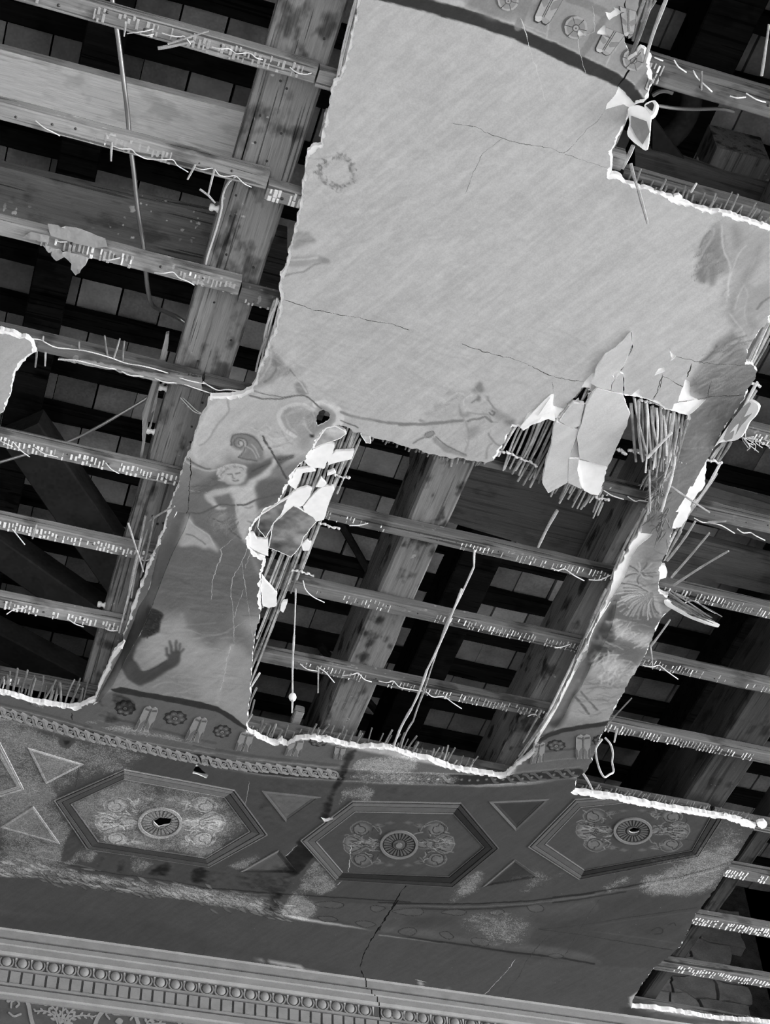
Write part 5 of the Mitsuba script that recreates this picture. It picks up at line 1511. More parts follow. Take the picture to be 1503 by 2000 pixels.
b = batten(-.75, .428, 1.606, 'topmost batten of the left opening, with a broken reed caught in its string', 401, bright=0.3, thin=1, dens=.45)
for s in ("""19,1609,26 37,1598,20 54,1591,22 70,1584,28""", """89,1587,27 107,1584,20 125,1582,21 135,1581,28 144,1583,20 153,1590,18""", """197,1587,27 215,1583,21 232,1579,24 241,1583,28 252,1583,20 270,1579,27 281,1577,26 293,1580,20 308,1582,24""",
          """369,1584,28 386,1588,21 405,1587,22 417,1583,27""", """73,1593,24 60,1598,20 45,1602,26"""):
    wire_on(b, s)
part(b, 'reed_stub', reed(*W3("""88,1618,16 158,1583,24"""), .0035, .004, 1), 'reed_b')
part(b, 'reed_stub', reed(*W3("""106,1602,15 183,1554,28"""), .0026, .004, 2), 'reed_b')
part(b, 'reed_stub', reed(*W3("""10,1583,26 14,1610,10"""), .0022, .002, 3), 'reed_b')
b = batten(-.75, .395, 1.889, 'second batten of the left opening, just below the bright plank', 402, bright=0.35, thin=1, dens=.5)
for s in ("""-130,1866,27 -109,1872,18 -89,1878,20 -73,1886,26""", """43,1877,27 62,1875,20 84,1874,28 97,1878,20 118,1884,22 133,1884,26 155,1875,20 178,1873,28 190,1879,20 207,1886,22 218,1892,26""", """230,1877,27 247,1873,20 269,1868,28 287,1877,22 306,1875,24 323,1872,28 343,1880,20 363,1887,24"""):
    wire_on(b, s)
for i, s in enumerate(("""40,1868,26 47,1903,4""", """229,1868,26 219,1899,4""", """272,1866,26 272,1919,0""", """251,1913,2 292,1936,0""")):
    part(b, 'reed_stub', reed(*W3(s), .0030, .003, 10 + i), 'reed_b')
b = batten(-.75, .405, 2.181, 'third batten of the left opening, with a paper scrap hung over it', 403, bright=0.4, thin=1, dens=.6)
for s in ("""-35,2151,27 -24,2150,22 -7,2147,26""", """82,2170,26 95,2164,20 118,2155,27""", """203,2172,26 223,2163,20 244,2159,28 261,2165,20 282,2169,21 300,2178,26"""):
    wire_on(b, s)
b = batten(-.75, .376, 2.475, 'fourth batten of the left opening, its underside still covered with white wires', 404, bright=0.4, thin=1, dens=.3, wood='batten_wood_dark')
for s in ("""-71,2431,26 -53,2434,20 -17,2435,27 -4,2435,20 22,2442,21 66,2439,27 99,2431,20 150,2436,24 193,2444,27 230,2436,20 268,2439,24 304,2445,27 347,2446,20 390,2447,24""", """33,2478,24 72,2464,18 106,2466,22 148,2464,18 181,2466,24 208,2470,18 257,2465,25 292,2466,18 333,2463,24 368,2463,19 409,2471,24""",
          """385,2445,27 403,2448,20 427,2457,24 450,2445,20 496,2441,22"""):
    wire_on(b, s, .0016)
for i, s in enumerate(("""148,2443,26 127,2381,30""", """161,2437,26 164,2379,30""", """183,2438,26 176,2383,30""", """-13,2436,26 -13,2424,30""", """-21,2466,24 -16,2503,5""", """0,2465,24 6,2493,5""", """71,2415,30 77,2440,26""")):
    part(b, 'reed_stub', reed(*W3(s), .0026, .003, 20 + i), 'reed_' + 'ab'[i % 2])
m = slab(ragged(Polygon(W("""32,2476 104,2460 154,2458 221,2457 262,2450 303,2441 381,2428 387,2464 334,2464 292,2471 225,2473 178,2470 107,2475 57,2476""")).buffer(0), .006, .003, 6), ZC + .022, ZC + .031)
part(b, 'plaster_crust', m, 'batten_wood', label='ragged crust of plaster and tow on the batten')
b = batten(-.75, .50, 2.791, 'fifth batten of the left opening, crossing the splintered lath', 405, bright=0.8, thin=1, dens=.8)
for s in ("""-61,2767,26 -48,2766,20 -27,2775,24""", """-30,2761,27 -7,2777,20 19,2794,22""", """27,2764,27 52,2771,20 88,2776,24""", """207,2762,27 224,2771,18 247,2782,20"""):
    wire_on(b, s)
b = batten(-.75, .50, 3.066, 'sixth batten of the left opening, densely striped with white plaster', 406, bright=0.9, thin=1, dens=.95)
for s in ("""17,3049,26 37,3061,15 58,3078,8""", """365,3060,26 375,3055,20 384,3054,26"""):
    wire_on(b, s, .0016)
part(b, 'reed_stub', reed(*W3("""75,3017,28 73,3052,8"""), .0026, .002, 41), 'reed_b')
b = batten(-.75, .46, 3.349, 'seventh batten of the left opening, meeting the beam beside the lowest insulator', 407, bright=0.75, thin=1, dens=.75)
for s in ("""53,3342,8 71,3327,18 99,3321,26""", """215,3330,27 239,3335,18 264,3342,20""", """324,3338,26 339,3336,20 358,3335,25"""):
    wire_on(b, s, .0016)
b = batten(-.75, .46, 3.640, 'lowest batten of the left opening, behind a row of broken reeds', 408, .2, wood='batten_wood_dark')
# stubs beyond the beam, going on above the painted sky
batten(.432, 1.15, 1.612, 'short batten stub between the beam and the top of the painted sky', 411, .1)
b = batten(.399, .70, 1.915, 'batten stub with a white plastered side between the beam and the painted wreath', 412, bright=0.9, thin=1.4, dens=.75)
batten(.409, .70, 2.200, 'batten stub ending at the edge of the sky beside the crack', 413, .2, wood='batten_wood_dark')
batten(.388, .70, 2.482, 'blackened batten stub above the cherub panel', 414, .1, wood='batten_wood_dark')
b = batten(1.02, 3.2, 2.505, 'wire-hung batten between the loose plaster slabs and the torn fresco strip', 415, .15, wood='batten_wood_dark')
for s in ("""1466,2486,27 1491,2490,18 1526,2495,20""", """1534,2487,26 1557,2492,20 1571,2491,27 1594,2485,22""", """1733,2506,26 1754,2507,18 1775,2511,27 1798,2504,20 1818,2508,22 1856,2519,18""", """1859,2508,26 1878,2512,20 1900,2511,27 1914,2512,20 1946,2520,20"""):
    wire_on(b, s, .0016)
part(b, 'reed_stub', reed(*W3("""1773,2508,24 1813,2483,14"""), .0030, .002, 44), 'reed_b')
b = batten(.52, 3.2, 2.791, 'uppermost full batten of the middle opening, below the wide board', 416, bright=0.45, thin=0.6, dens=.7, wood='batten_wood_dark')
for s in ("""862,2780,16 887,2777,22 910,2767,27""", """1435,2779,26 1451,2777,20 1469,2773,27 1496,2778,16 1533,2791,18""", """1545,2787,22 1572,2776,18 1597,2756,24""", """1831,2795,20 1841,2789,26 1859,2779,22 1889,2787,14 1927,2799,14"""):
    wire_on(b, s, .0016)
b = batten(.50, 3.2, 3.066, 'second full batten of the middle opening, crossing the tied reed', 417, bright=0.4, thin=0.6, dens=.75, wood='batten_wood_dark')
for s in ("""800,3011,26 813,3029,12 838,3045,8 874,3057,8""", """1549,3052,18 1570,3046,22 1589,3035,27""", """1819,3053,24 1844,3046,18 1865,3043,27 1891,3048,14 1932,3066,12"""):
    wire_on(b, s, .0016)
b = batten(.48, 3.2, 3.349, 'lowest full batten of the middle opening, hung with loops of string', 418, bright=0.45, thin=0.6, dens=.7, wood='batten_wood_dark')
for s in ("""879,3322,27 902,3328,18 936,3336,27""", """934,3322,27 956,3326,18 989,3351,10""", """1008,3333,26 1030,3316,20 1048,3313,28 1069,3322,18 1095,3334,26""", """1113,3325,26 1136,3319,20 1154,3315,27 1175,3324,18 1205,3329,22 1252,3330,27""", """1256,3329,27 1281,3336,18 1314,3335,26 1343,3340,14 1375,3354,12""",
          """1574,3339,20 1590,3329,24 1611,3334,22"""):
    wire_on(b, s, .0016)
part(b, 'reed_stub', reed(*W3("""932,3318,26 933,3324,-70"""), .0022, .001, 45), 'reed_b')
batten(.44, 2.28, 3.640, 'batten behind the broken reeds along the lower edge of the middle opening', 419, .1, wood='batten_wood_dark')
batten(2.30, 3.3, 3.640, 'batten above the torn edge of the right-hand coffer', 420, .1, wood='batten_wood_dark')
batten(2.42, 3.3, 3.880, 'uppermost striped batten beside the broken end of the coffered border', 421, bright=0.6, thin=0.9, dens=.85, w=.05, wood='batten_wood_dark')
batten(2.40, 3.3, 4.140, 'middle striped batten beside the broken end of the coffered border', 422, bright=0.8, thin=1.1, dens=.95, w=.05, wood='batten_wood_dark')
batten(2.38, 3.3, 4.405, 'lower striped batten beside the broken end of the coffered border, by the rubble', 423, bright=0.9, thin=1.1, dens=.95, w=.05, wood='batten_wood_dark')
batten(2.36, 3.3, 4.650, 'last batten against the front wall above a crust of plaster', 424, .05, wood='batten_wood_dark')
b = batten(1.05, 3.2, 1.395, 'split double batten across the upper right opening', 425, .12, w=.055, h=.05, wood='batten_wood_dark')
for s in ("""1114,1334,28 1124,1334,24 1135,1336,28""", """1157,1327,27 1169,1335,18 1192,1343,20""", """1207,1337,27 1215,1344,18 1234,1356,26 1248,1360,16 1264,1368,18""", """1308,1368,24 1322,1365,18 1343,1361,26""", """1340,1353,27 1364,1356,18 1389,1358,22"""):
    wire_on(b, s, .0017)
part(b, 'reed_stub', reed(*W3("""1222,1330,20 1239,1370,16"""), .0026, .002, 46), 'reed_a')
batten(1.16, 3.2, 1.660, 'soot-dark batten along the torn upper right edge of the sky', 426, .1, w=.05, h=.045, wood='batten_wood_dark')
batten(1.70, 3.2, 2.235, 'batten with a frayed rope end at the right edge', 427, .35, wood='batten_wood_dark')

# ---------------------------------------------------------------- reeds of the torn mat
NR = [0]
loose_reeds = []


def add_reed(p0, p1, r, seed, mat=None, force_stuff=False):
    m = reed(p0, p1, r, .005, seed)
    if NR[0] < 290 and not force_stuff:
        part('ceiling', 'reed', m, mat or REEDS[int(np.random.default_rng(seed).choice([0, 1, 1, 2]))])
        NR[0] += 1
    else:
        loose_reeds.append(m)


def fringe(s, sign, lo, hi, pitch, seed, stuff=False, drop=.0, r=.0033, dark=False):
    """Broken reed ends sticking out beyond an edge of the plaster."""
    p = W(s)
    d = np.r_[0, np.cumsum(np.linalg.norm(np.diff(p, axis=0), axis=1))]
    g = np.random.default_rng(seed)
    t = 0.0
    i = 0
    while t < d[-1]:
        x, y = np.interp(t, d, p[:, 0]), np.interp(t, d, p[:, 1])
        L = g.uniform(lo, hi)
        sl = g.normal(0, .10)
        add_reed([x, y - sign * .03, ZC + .0235], [x + sl * L, y + sign * L, ZC + .0235 + g.normal(0, .006) - drop * L], r * g.uniform(.75, 1.15), seed * 1000 + i, 'reed_a' if dark and g.random() < .7 else None, stuff)
        t += pitch * g.uniform(.6, 1.7)
        i += 1


def patch(s, pitch, inset, seed, z=.022, slope=0.0, dark=False):
    """A stretch of bare reed mat: one reed after another along y inside an outline."""
    q = Polygon(W(s)).buffer(0)
    x0, y0, x1, y1 = q.bounds
    g = np.random.default_rng(seed)
    x, i = x0 + pitch / 2, 0
    while x < x1:
        for a in shapely.get_parts(q.intersection(LineString([(x, y0 - 1), (x, y1 + 1)]))):
            c = np.array(a.coords)
            if len(c) < 2 or abs(c[1, 1] - c[0, 1]) < .012:
                continue
            ya, yb = sorted(c[:2, 1])
            ya, yb = ya - .03, yb - g.uniform(0, inset)
            if yb - ya < .02:
                continue
            dz = g.normal(0, .0025)
            add_reed([x, ya, ZC + z + dz], [x + g.normal(0, .006), yb, ZC + z + dz - slope * (yb - ya)], .0036 * g.uniform(.7, 1.15), seed * 1000 + i, 'reed_a' if dark and g.random() < .5 else None)
            i += 1
        x += pitch * g.uniform(.75, 1.25)


patch("""720,2494 796,2480 811,2547 808,2684 801,2782 798,2900 791,2987 776,3076 768,3159 768,3240 771,3355 785,3481 805,3621 742,3363 723,3161 687,3014 685,2937 626,2898 635,2803 670,2694 698,2589""", .0088, .02, 61)
patch("""1159,2358 1181,2347 1198,2324 1242,2306 1262,2309 1282,2390 1291,2442 1303,2505 1296,2545 1269,2543 1228,2527 1193,2513 1169,2497 1161,2434""", .0095, .05, 62)
patch("""1339,2499 1358,2488 1407,2498 1455,2503 1471,2532 1487,2581 1466,2587 1414,2563 1362,2559 1328,2550""", .0085, .05, 63)
patch("""1287,2214 1308,2199 1327,2241 1299,2245""", .0085, .0, 64)
fringe("""83,3645 138,3660 169,3670 221,3661 282,3656 326,3628""", -1, .03, .11, .010, 65, dark=True)
fringe("""802,3633 831,3639 892,3659 927,3649 990,3607 1075,3607 1142,3607 1189,3592 1235,3586 1360,3601 1502,3615""", -1, .02, .085, .0095, 66, dark=True)
fringe("""1847,3607 1971,3602 2090,3601 2198,3597 2335,3592 2437,3600""", -1, .010, .045, .0085, 67, stuff=True)
fringe("""1172,1630 1229,1631 1263,1632 1327,1638 1413,1638 1466,1641 1538,1646""", -1, .012, .055, .011, 68, stuff=True)
fringe("""813,2480 885,2483 963,2490 1047,2495 1140,2480""", 1, .004, .022, .0075, 69, stuff=True)
fringe("""2441,4619 2596,4607 2733,4603 2912,4588""", -1, .006, .022, .010, 70, stuff=True)
# reeds lying along the torn long edges
for i, s in enumerate(("""460,1395 473,1579""", """460,1385 473,1565""", """475,1400 485,1561""", """507,2152 513,2272""", """499,2266 500,2369""", """469,1401 479,1579""", """473,1402 482,1571""", """478,1424 485,1547""", """496,2154 507,2361""", """501,2159 505,2321""", """506,2160 509,2307""", """492,2161 500,2270""",
                       """361,2886 374,3107""", """341,2897 362,3251""", """346,2958 363,3335""", """349,3024 361,3223""", """357,2944 367,3197""", """370,3212 368,3342""", """473,1650 475,1718""", """472,1659 477,1713""",
                       """1591,2503 1596,2758""", """1587,2502 1604,2855""", """1585,2517 1608,2944""", """1592,2563 1626,3081""", """1592,2653 1613,2982""", """1598,2797 1612,2981""", """1600,2836 1626,3107""", """1600,2892 1626,3180""", """1611,2998 1627,3291""", """1614,3055 1626,3402""",
                       """1632,3170 1606,3503""", """1632,3245 1612,3469""", """1598,3292 1595,3437""", """1629,3308 1606,3558""",
                       """1642,1866 1655,2001""", """1644,1877 1646,1990""", """1658,1894 1663,2007""", """1672,1923 1672,2012""", """1630,1895 1630,1961""", """1694,2044 1702,2229""", """1695,2055 1692,2314""", """1708,2074 1706,2313""", """1712,2235 1708,2306""", """1701,2246 1687,2303""",
                       """1715,2308 1706,2453""", """1722,2342 1710,2482""", """1704,2436 1712,2642""", """1706,2461 1699,2574""", """1713,2548 1712,2658""", """1700,2555 1707,2636""")):
    a, b = W(s)
    z = ZC + [.020, .016, .016, .014, .014, .022, .018, .020, .020, .022, .018, .021, .008, .014, .018, .018, .018, .018, .020, .020, .010, .014, .018, .022, .008, .010, .014, .010, .014, .010, .014, .010, .008, .018, .014, .010, .020, .020, .014, .010, .016, .020, .012, .016, .012, .016, .012, .016, .014, .014][i]
    add_reed([*a, z], [*b, z], .0034, 7000 + i, REEDS[(2, 2, 2, 2, 1, 2, 1)[i % 7] if i < 12 else (1, 1, 0, 1, 2)[i % 5]])
# the torn clump dangling beside the strip
g = np.random.default_rng(90)
for i in range(34):
    u = g.random()
    x = 1400 + 0
    p0 = np.array(W3("""1418,2189,18 1575,2195,18"""))
    p1 = np.array(W3("""1484,2325,-40 1580,2308,-50"""))
    a = p0[0] + (p0[1] - p0[0]) * u + [0, g.normal(0, .006), g.normal(0, .004)]
    b = p1[0] + (p1[1] - p1[0]) * np.clip(u + g.normal(0, .05), 0, 1) + [0, g.normal(0, .025), g.normal(0, .01)]
    add_reed(a, b, .0036 * g.uniform(.8, 1.1), 7200 + i, 'reed_' + ('b', 'c', 'a', 'b')[i % 4])
if loose_reeds:
    put('ceiling__reed_ends', cat(loose_reeds), 'reed_a', smooth=40, kind='stuff', label='frayed reed ends along the torn edges')


def binding(s, z, seed, r=.0032):
    p = spline(W(s), n=8)
    p = np.c_[p, np.full(len(p), ZC + z)]
    g = np.random.default_rng(seed)
    p += g.normal(0, .0016, p.shape)
    part('ceiling', 'reed_binding', tube(p, r * (1 + .45 * np.sin(np.arange(len(p)) * 1.7)), 6), 'reed_c', smooth=True, label='twisted straw binding across the reeds')


binding("""1155,2434 1178,2432 1206,2438 1233,2441 1267,2450""", .014, 1)
binding("""1461,2315 1484,2310 1507,2318 1533,2324 1562,2314 1588,2312""", -.016, 2)
binding("""1604,2326 1620,2325 1637,2324""", .004, 3)
binding("""1438,2182 1463,2180 1482,2179 1504,2184""", .014, 4)
binding("""775,2624 799,2627 815,2623""", .014, 5)
binding("""757,2971 785,2971 821,2979""", .014, 6)
binding("""781,2791 810,2795 841,2794""", .014, 7)
binding("""1449,2505 1467,2507 1487,2502""", .014, 8, .0036)
binding("""1443,2338 1458,2343 1471,2351""", .012, 9, .0036)
binding("""1475,2334 1494,2333 1515,2338""", .012, 10, .0036)
binding("""1676,2307 1697,2305 1718,2307""", .012, 11)
binding("""1675,2051 1693,2053 1707,2055""", .012, 12)

# plaster that still clings to the bare mat, and pieces about to fall
CHIPS = [("""698,2559 721,2533 746,2525 751,2553 744,2584 744,2609 710,2614 688,2601""", None), ("""742,2576 755,2548 800,2531 802,2557 751,2594""", None), ("""677,2632 710,2613 725,2623 695,2638 694,2676 692,2698 670,2684""", None),
         ("""676,2738 689,2703 717,2679 732,2681 733,2706 725,2744 706,2754 680,2792 675,2762""", None), ("""740,2702 753,2670 780,2658 789,2670 786,2704 790,2772 775,2783 739,2768 725,2746""", None), ("""755,2619 769,2607 776,2614 757,2629""", None),
         ("""739,2673 743,2640 763,2656 754,2670""", None), ("""757,2872 769,2855 781,2861 782,2886 767,2893""", None), ("""685,3012 703,3030 725,3048 742,3061 752,3107 733,3119 715,3117 696,3062""", None), ("""762,3098 767,3087 777,3081 778,3105 776,3126 766,3121""", None),
         ("""710,2482 733,2470 758,2477 766,2486 752,2509 718,2535 698,2554 700,2525""", 165), ("""666,2821 700,2746 764,2771 775,2783 757,2846 758,2876 743,2924 676,2907 668,2846""", 116), ("""625,2805 656,2761 682,2725 679,2790 667,2822 666,2845 660,2878 630,2850""", 118),
         ("""612,2872 627,2872 639,2887 668,2881 683,2937 667,2934 637,2924 620,2914""", None), ("""798,2474 810,2461 827,2479 835,2497 821,2500""", 180), ("""1721,2722 1709,2672 1717,2669 1733,2689 1739,2710 1729,2719""", None), ("""1551,2220 1561,2215 1569,2228 1563,2234""", None), ("""1284,1624 1293,1617 1305,1622 1300,1633 1290,1634""", None), ("""2426,3582 2429,3572 2442,3566 2461,3579 2462,3595 2453,3604 2437,3595""", None)]
for i, (s, g_) in enumerate(CHIPS):
    p = ragged(Polygon(W(s)).buffer(0), .004, .0012, 300 + i)
    zz = ZC + float({0: .004}.get(0)) + .004
    key = part('ceiling', 'plaster_fragment', slab(p, zz, zz + .010), 'gypsum', label='chip of white plaster clinging to the bare reed mat' if g_ is None else 'painted chip of plaster hanging from the torn edge')
    if g_:
        V_, F_ = sheet_mesh(p.buffer(-.0025), .0168, 6, p)
        put(key + '__paint_layer', trimesh.Trimesh(np.c_[V_, np.full(len(V_), zz - .0008)], F_, process=False), 'fresco', uv=np.c_[np.clip(tone_of(V_) * .2 + g_ * .8 + 130 * (meshkit.fbm(np.c_[V_ @ [[26, 9], [-9, 40]], 0 * V_[:, :1]], 3, 5) - .5), 30, 235) / 255, np.full(len(V_), .5)])


def hanging_piece(outline, face, tone, label, th=.012):
    """A slab hanging out of the plane: outline and painted face given point by point with their heights."""
    o, f = W3(outline), W3(face)
    def fan(p, up):
        c = p.mean(0)
        n = len(p)
        v = np.vstack([p, c[None], p + up, (c + up)[None]])
        q = []
        for i in range(n):
            j = (i + 1) % n
            q += [(i, j, n), (n + 1 + j, n + 1 + i, 2 * n + 1), (i, n + 1 + i, j), (j, n + 1 + i, n + 1 + j)]
        return trimesh.Trimesh(v, q, process=False)
    nrm = np.cross(o[1] - o[0], o[len(o) // 2] - o[0])
    nrm = nrm / np.linalg.norm(nrm)
    nrm = nrm if nrm[2] > 0 else -nrm
    key = part('ceiling', 'hanging_fragment', fan(spline(o, True, 4), nrm * th), 'gypsum', label=label)
    m = fan(f - nrm * .0012, nrm * .001)
    put(key + '__paint_layer', m, 'fresco', uv=np.c_[np.full(len(m.vertices), tone / 255.0), np.full(len(m.vertices), .5)])


hanging_piece("""1670,2249,-4 1673,2189,-6 1683,2123,-6 1689,2093,-8 1700,2085,-22 1709,2088,-34 1711,2114,-36 1706,2140,-34 1710,2172,-30 1708,2202,-22 1689,2224,-10 1675,2236,-6""", """1679,2218,-9 1674,2175,-9 1683,2114,-9 1691,2093,-11 1705,2093,-22 1704,2115,-28 1697,2161,-22 1700,2204,-15 1687,2221,-11""", 165, 'white-edged slab of painted plaster hanging over the right-hand opening')
hanging_piece("""1096,1450,-4 1109,1435,-6 1130,1434,-14 1143,1441,-26 1146,1453,-32 1150,1468,-40 1158,1507,-52 1141,1507,-46 1123,1503,-36 1110,1495,-26 1109,1475,-12""", """1106,1458,-14 1137,1452,-34 1150,1469,-45 1145,1499,-50 1127,1489,-40 1111,1476,-26""", 138, 'ragged white slab with a grey painted face dangling at the upper right corner')
hanging_piece("""1128,1432,0 1142,1415,-2 1148,1415,-14 1147,1433,-26 1140,1445,-20""", """1130,1430,-5 1140,1418,-6 1144,1420,-14 1144,1432,-20 1138,1432,-14""", 70, 'small curled piece of plaster showing its dark painted side')
hanging_piece("""1766,2779,-2 1824,2791,-20 1867,2790,-40 1907,2776,-62 1904,2781,-66 1847,2797,-36 1804,2797,-18 1770,2792,-6""", """1773,2783,-4 1826,2795,-20 1868,2793,-38 1900,2781,-60 1848,2796,-34 1804,2796,-17""", 235, 'strip of broken plaster hanging by its straw at the right-hand opening', .006)
m = cat([reed(a, b, .0022, .004, 800 + i) for i, (a, b) in enumerate([(W3("""1776,2775,8 1911,2779,-40""")[[0, 1]][0] + np.r_[g.normal(0, .006), g.normal(0, .012), 0], W3("""1776,2775,8 1907,2773,-44""")[1] + np.r_[g.normal(-.03, .03), g.normal(0, .012), g.normal(0, .006)]) for _ in range(22)])])
put('ceiling__straw_tuft', m, 'reed_a', kind='stuff', label='dark frayed straw above the hanging strip')
hanging_piece("""1213,2217,-2 1229,2249,-4 1250,2287,-8 1232,2288,-6 1210,2306,-8 1191,2322,-6 1175,2329,-4""", """1214,2225,-3 1225,2247,-4 1229,2271,-6 1214,2279,-6 1203,2287,-6""", 245, 'white slab of bare gypsum above the torn reeds', .008)

# the upright bundle in the crack of the upper right corner
for i, s in enumerate(("""1054,1208,20 1063,1349,20""", """1048,1217,22 1060,1347,22""", """1040,1218,20 1054,1311,24""", """1062,1211,18 1053,1265,20""", """1107,1474,16 1108,1558,18""", """1105,1456,14 1108,1533,18""")):
    add_reed(*W3(s), .0042, 7300 + i, 'reed_a')

# ---------------------------------------------------------------- single loose things
def loose(name, pts, r, mat, lab, catg, bend=True, sides=6):
    p = W3(pts)
    p = spline(p, n=6) if bend and len(p) > 2 else p
    n = np.arange(len(p))
    k = numbered(name)
    put(k, tube(p, r, sides), mat, smooth=40, label=lab, cat=catg)
    return k


def loose_reed(pts, lab, r=.0036, mat='reed_b', seed=0):
    p = W3(pts)
    ms = [reed(p[i], p[i + 1], r, .003, seed + i) for i in range(len(p) - 1)]
    k = numbered('loose_reed')
    put(k, cat(ms), mat, label=lab, cat='reed')
    return k


k = loose_reed("""788,3041,20 787,3041,-160 787,3041,-387 786,3041,-441""", 'single reed hanging straight down with a lump of plaster near its end', .0026, 'reed_c', 900)
m = trimesh.creation.icosphere(subdivisions=3, radius=.0095)
m.vertices *= 1 + .5 * (meshkit.fbm(m.vertices * 60, 3, 2)[:, None] - .5)
m.vertices[:, 2] *= 1.35
m.apply_translation(W3("""788,3041,20 787,3041,-387""")[1])
put(k + '__plaster_lump', m, 'gypsum', smooth=True, label='white lump of plaster')
loose_reed("""1219,2906,10 1223,3024,4 1221,3214,-6 1229,3379,-2 1235,3570,12""", 'long tied reed spanning the middle opening from batten to lower edge', .0036, 'reed_c', 910)
loose_reed("""1225,2941,12 1226,3062,24 1250,3326,22 1258,3449,20 1260,3574,22""", 'second long reed crossing the tied one in the middle opening', .0030, 'reed_b', 920)
loose_reed("""1211,2775,26 1224,2820,10 1223,3002,10""", 'bent reed under the uppermost batten of the middle opening', .0034, 'reed_c', 925)
loose_reed("""1369,2573,12 1363,2702,4""", 'pale reed leaning below the loose plaster slab', .0040, 'reed_b', 930)
loose_reed("""1755,2709,14 1765,2501,-30""", 'loose reed pointing up right, middle one of the spread at the right-hand edge', .0034, 'reed_b', 931)
loose_reed("""1773,2734,14 1835,2537,-40""", 'loose reed pointing right, lowest one of the spread at the right-hand edge', .0034, 'reed_b', 932)
loose_reed("""1719,2656,14 1728,2496,0""", 'loose reed pointing up, steepest one of the spread at the right-hand edge', .0034, 'reed_b', 933)
loose_reed("""1608,2391,-20 1731,2429,-40""", 'thin reed lying across the white broken edge of the strip', .0030, 'reed_b', 934)
loose_reed("""1499,2302,-50 1531,2216,-40""", 'broken reed lying across the dangling clump', .0040, 'reed_c', 935)
loose_reed("""1567,2280,-45 1578,2329,-60 1587,2400,-70 1592,2436,-75""", 'bowed reed hanging down before the dark strip', .0036, 'reed_c', 936)
loose_reed("""1524,2342,-40 1541,2396,-90 1548,2419,-110""", 'straight thin reed hanging left of the bowed one', .0028, 'reed_b', 937)
loose_reed("""1567,2442,30 1579,2398,20""", 'broad reed leaf behind the dangling clump', .0050, 'reed_b', 938)
loose_reed("""1071,1188,-20 1080,1330,-30""", 'long bright reed hanging at the torn rosette in the upper right corner', .0044, 'reed_b', 940)
loose_reed("""1143,1530,0 1142,1590,0""", 'bright reed between the dangling slab and the corner of the sky', .0048, 'reed_b', 941)
loose_reed("""1156,1574,4 1188,1616,-30 1230,1673,-60""", 'dark-tipped reed hanging down over the sky', .0044, 'reed_b', 942)
loose_reed("""1322,1609,20 1321,1580,10""", 'short upright reed on the torn upper right edge', .0032, 'reed_c', 943)
loose_reed("""1336,1287,-20 1297,1174,-30""", 'thin reed hanging at the right edge of the upper opening', .0030, 'reed_b', 944)
loose_reed("""1798,2959,2 1803,2837,-10""", 'double reed pointing up from the right edge of the strip', .0036, 'reed_b', 945)
loose_reed("""1805,3282,4 1822,3155,-10""", 'dark reed pointing up beside the right edge of the strip', .0030, 'reed_a', 946)
loose_reed("""302,2929,10 342,3006,0 374,3060,-20""", 'reed crossing the bundle on the left edge of the cherub panel', .0028, 'reed_b', 947)
loose_reed("""354,2919,20 404,2823,-10""", 'short reed lying aslant over the left bundle', .0028, 'reed_b', 948)
loose_reed("""1798,2958,4 1851,3059,24""", 'thin reed against the batten by the strip', .0022, 'reed_b', 949)
loose_reed("""1850,3318,26 1851,3354,0""", 'short reed dangling from a batten over the rope loop', .0036, 'reed_b', 950)
loose_reed("""1823,3527,20 1875,3580,10""", 'reed leaning on the torn edge of the third coffer', .0036, 'reed_b', 951)
loose('rope_loop', """1811,3351,0 1789,3351,-36 1784,3351,-61 1784,3351,-96 1789,3351,-130 1799,3351,-149 1815,3351,-136 1831,3351,-120 1832,3351,-85 1839,3351,-47 1836,3351,-12 1822,3351,9""", .0034, 'reed_c', 'braided rope loop hanging from the end of the strip', 'rope')
# tangle of straw and leaves below the clump
g = np.random.default_rng(77)
ms = []
for i in range(70):
    u = g.random()
    c = W3("""1542,2336,-36 1644,2541,-36""")
    p = c[0] + (c[1] - c[0]) * u + [g.normal(0, .016), 0, g.normal(0, .010)]
    d = np.array([g.normal(0, .35), 1 + g.normal(0, .4), g.normal(0, .3)])
    d = d / np.linalg.norm(d) * g.uniform(.015, .06)
    ms.append(tube([p, p + d * .5 + g.normal(0, .003, 3), p + d], [.0012, .0022 * g.uniform(.5, 1.6), .0008], 5))
put('straw_tangle', cat(ms), 'reed_a', label='tangle of dark straw and dead leaves hanging from the torn clump', cat='straw')
labels['straw_tangle']['kind'] = 'stuff'
# frayed rope
g = np.random.default_rng(78)
c = W3("""1724,2222,24 1792,2217,20""")
ms = []
for i in range(16):
    u = g.random()
    p = c[0] + (c[1] - c[0]) * u
    q = p + [g.normal(.02, .02), g.normal(0, .02), g.normal(-.01, .01)]
    ms.append(tube(spline([p, (p + q) / 2 + g.normal(0, .010, 3), q], n=5), .0012, 5))
put('frayed_rope', cat(ms), 'reed_c', label='frayed rope end on the batten beside the hanging slab', cat='rope')

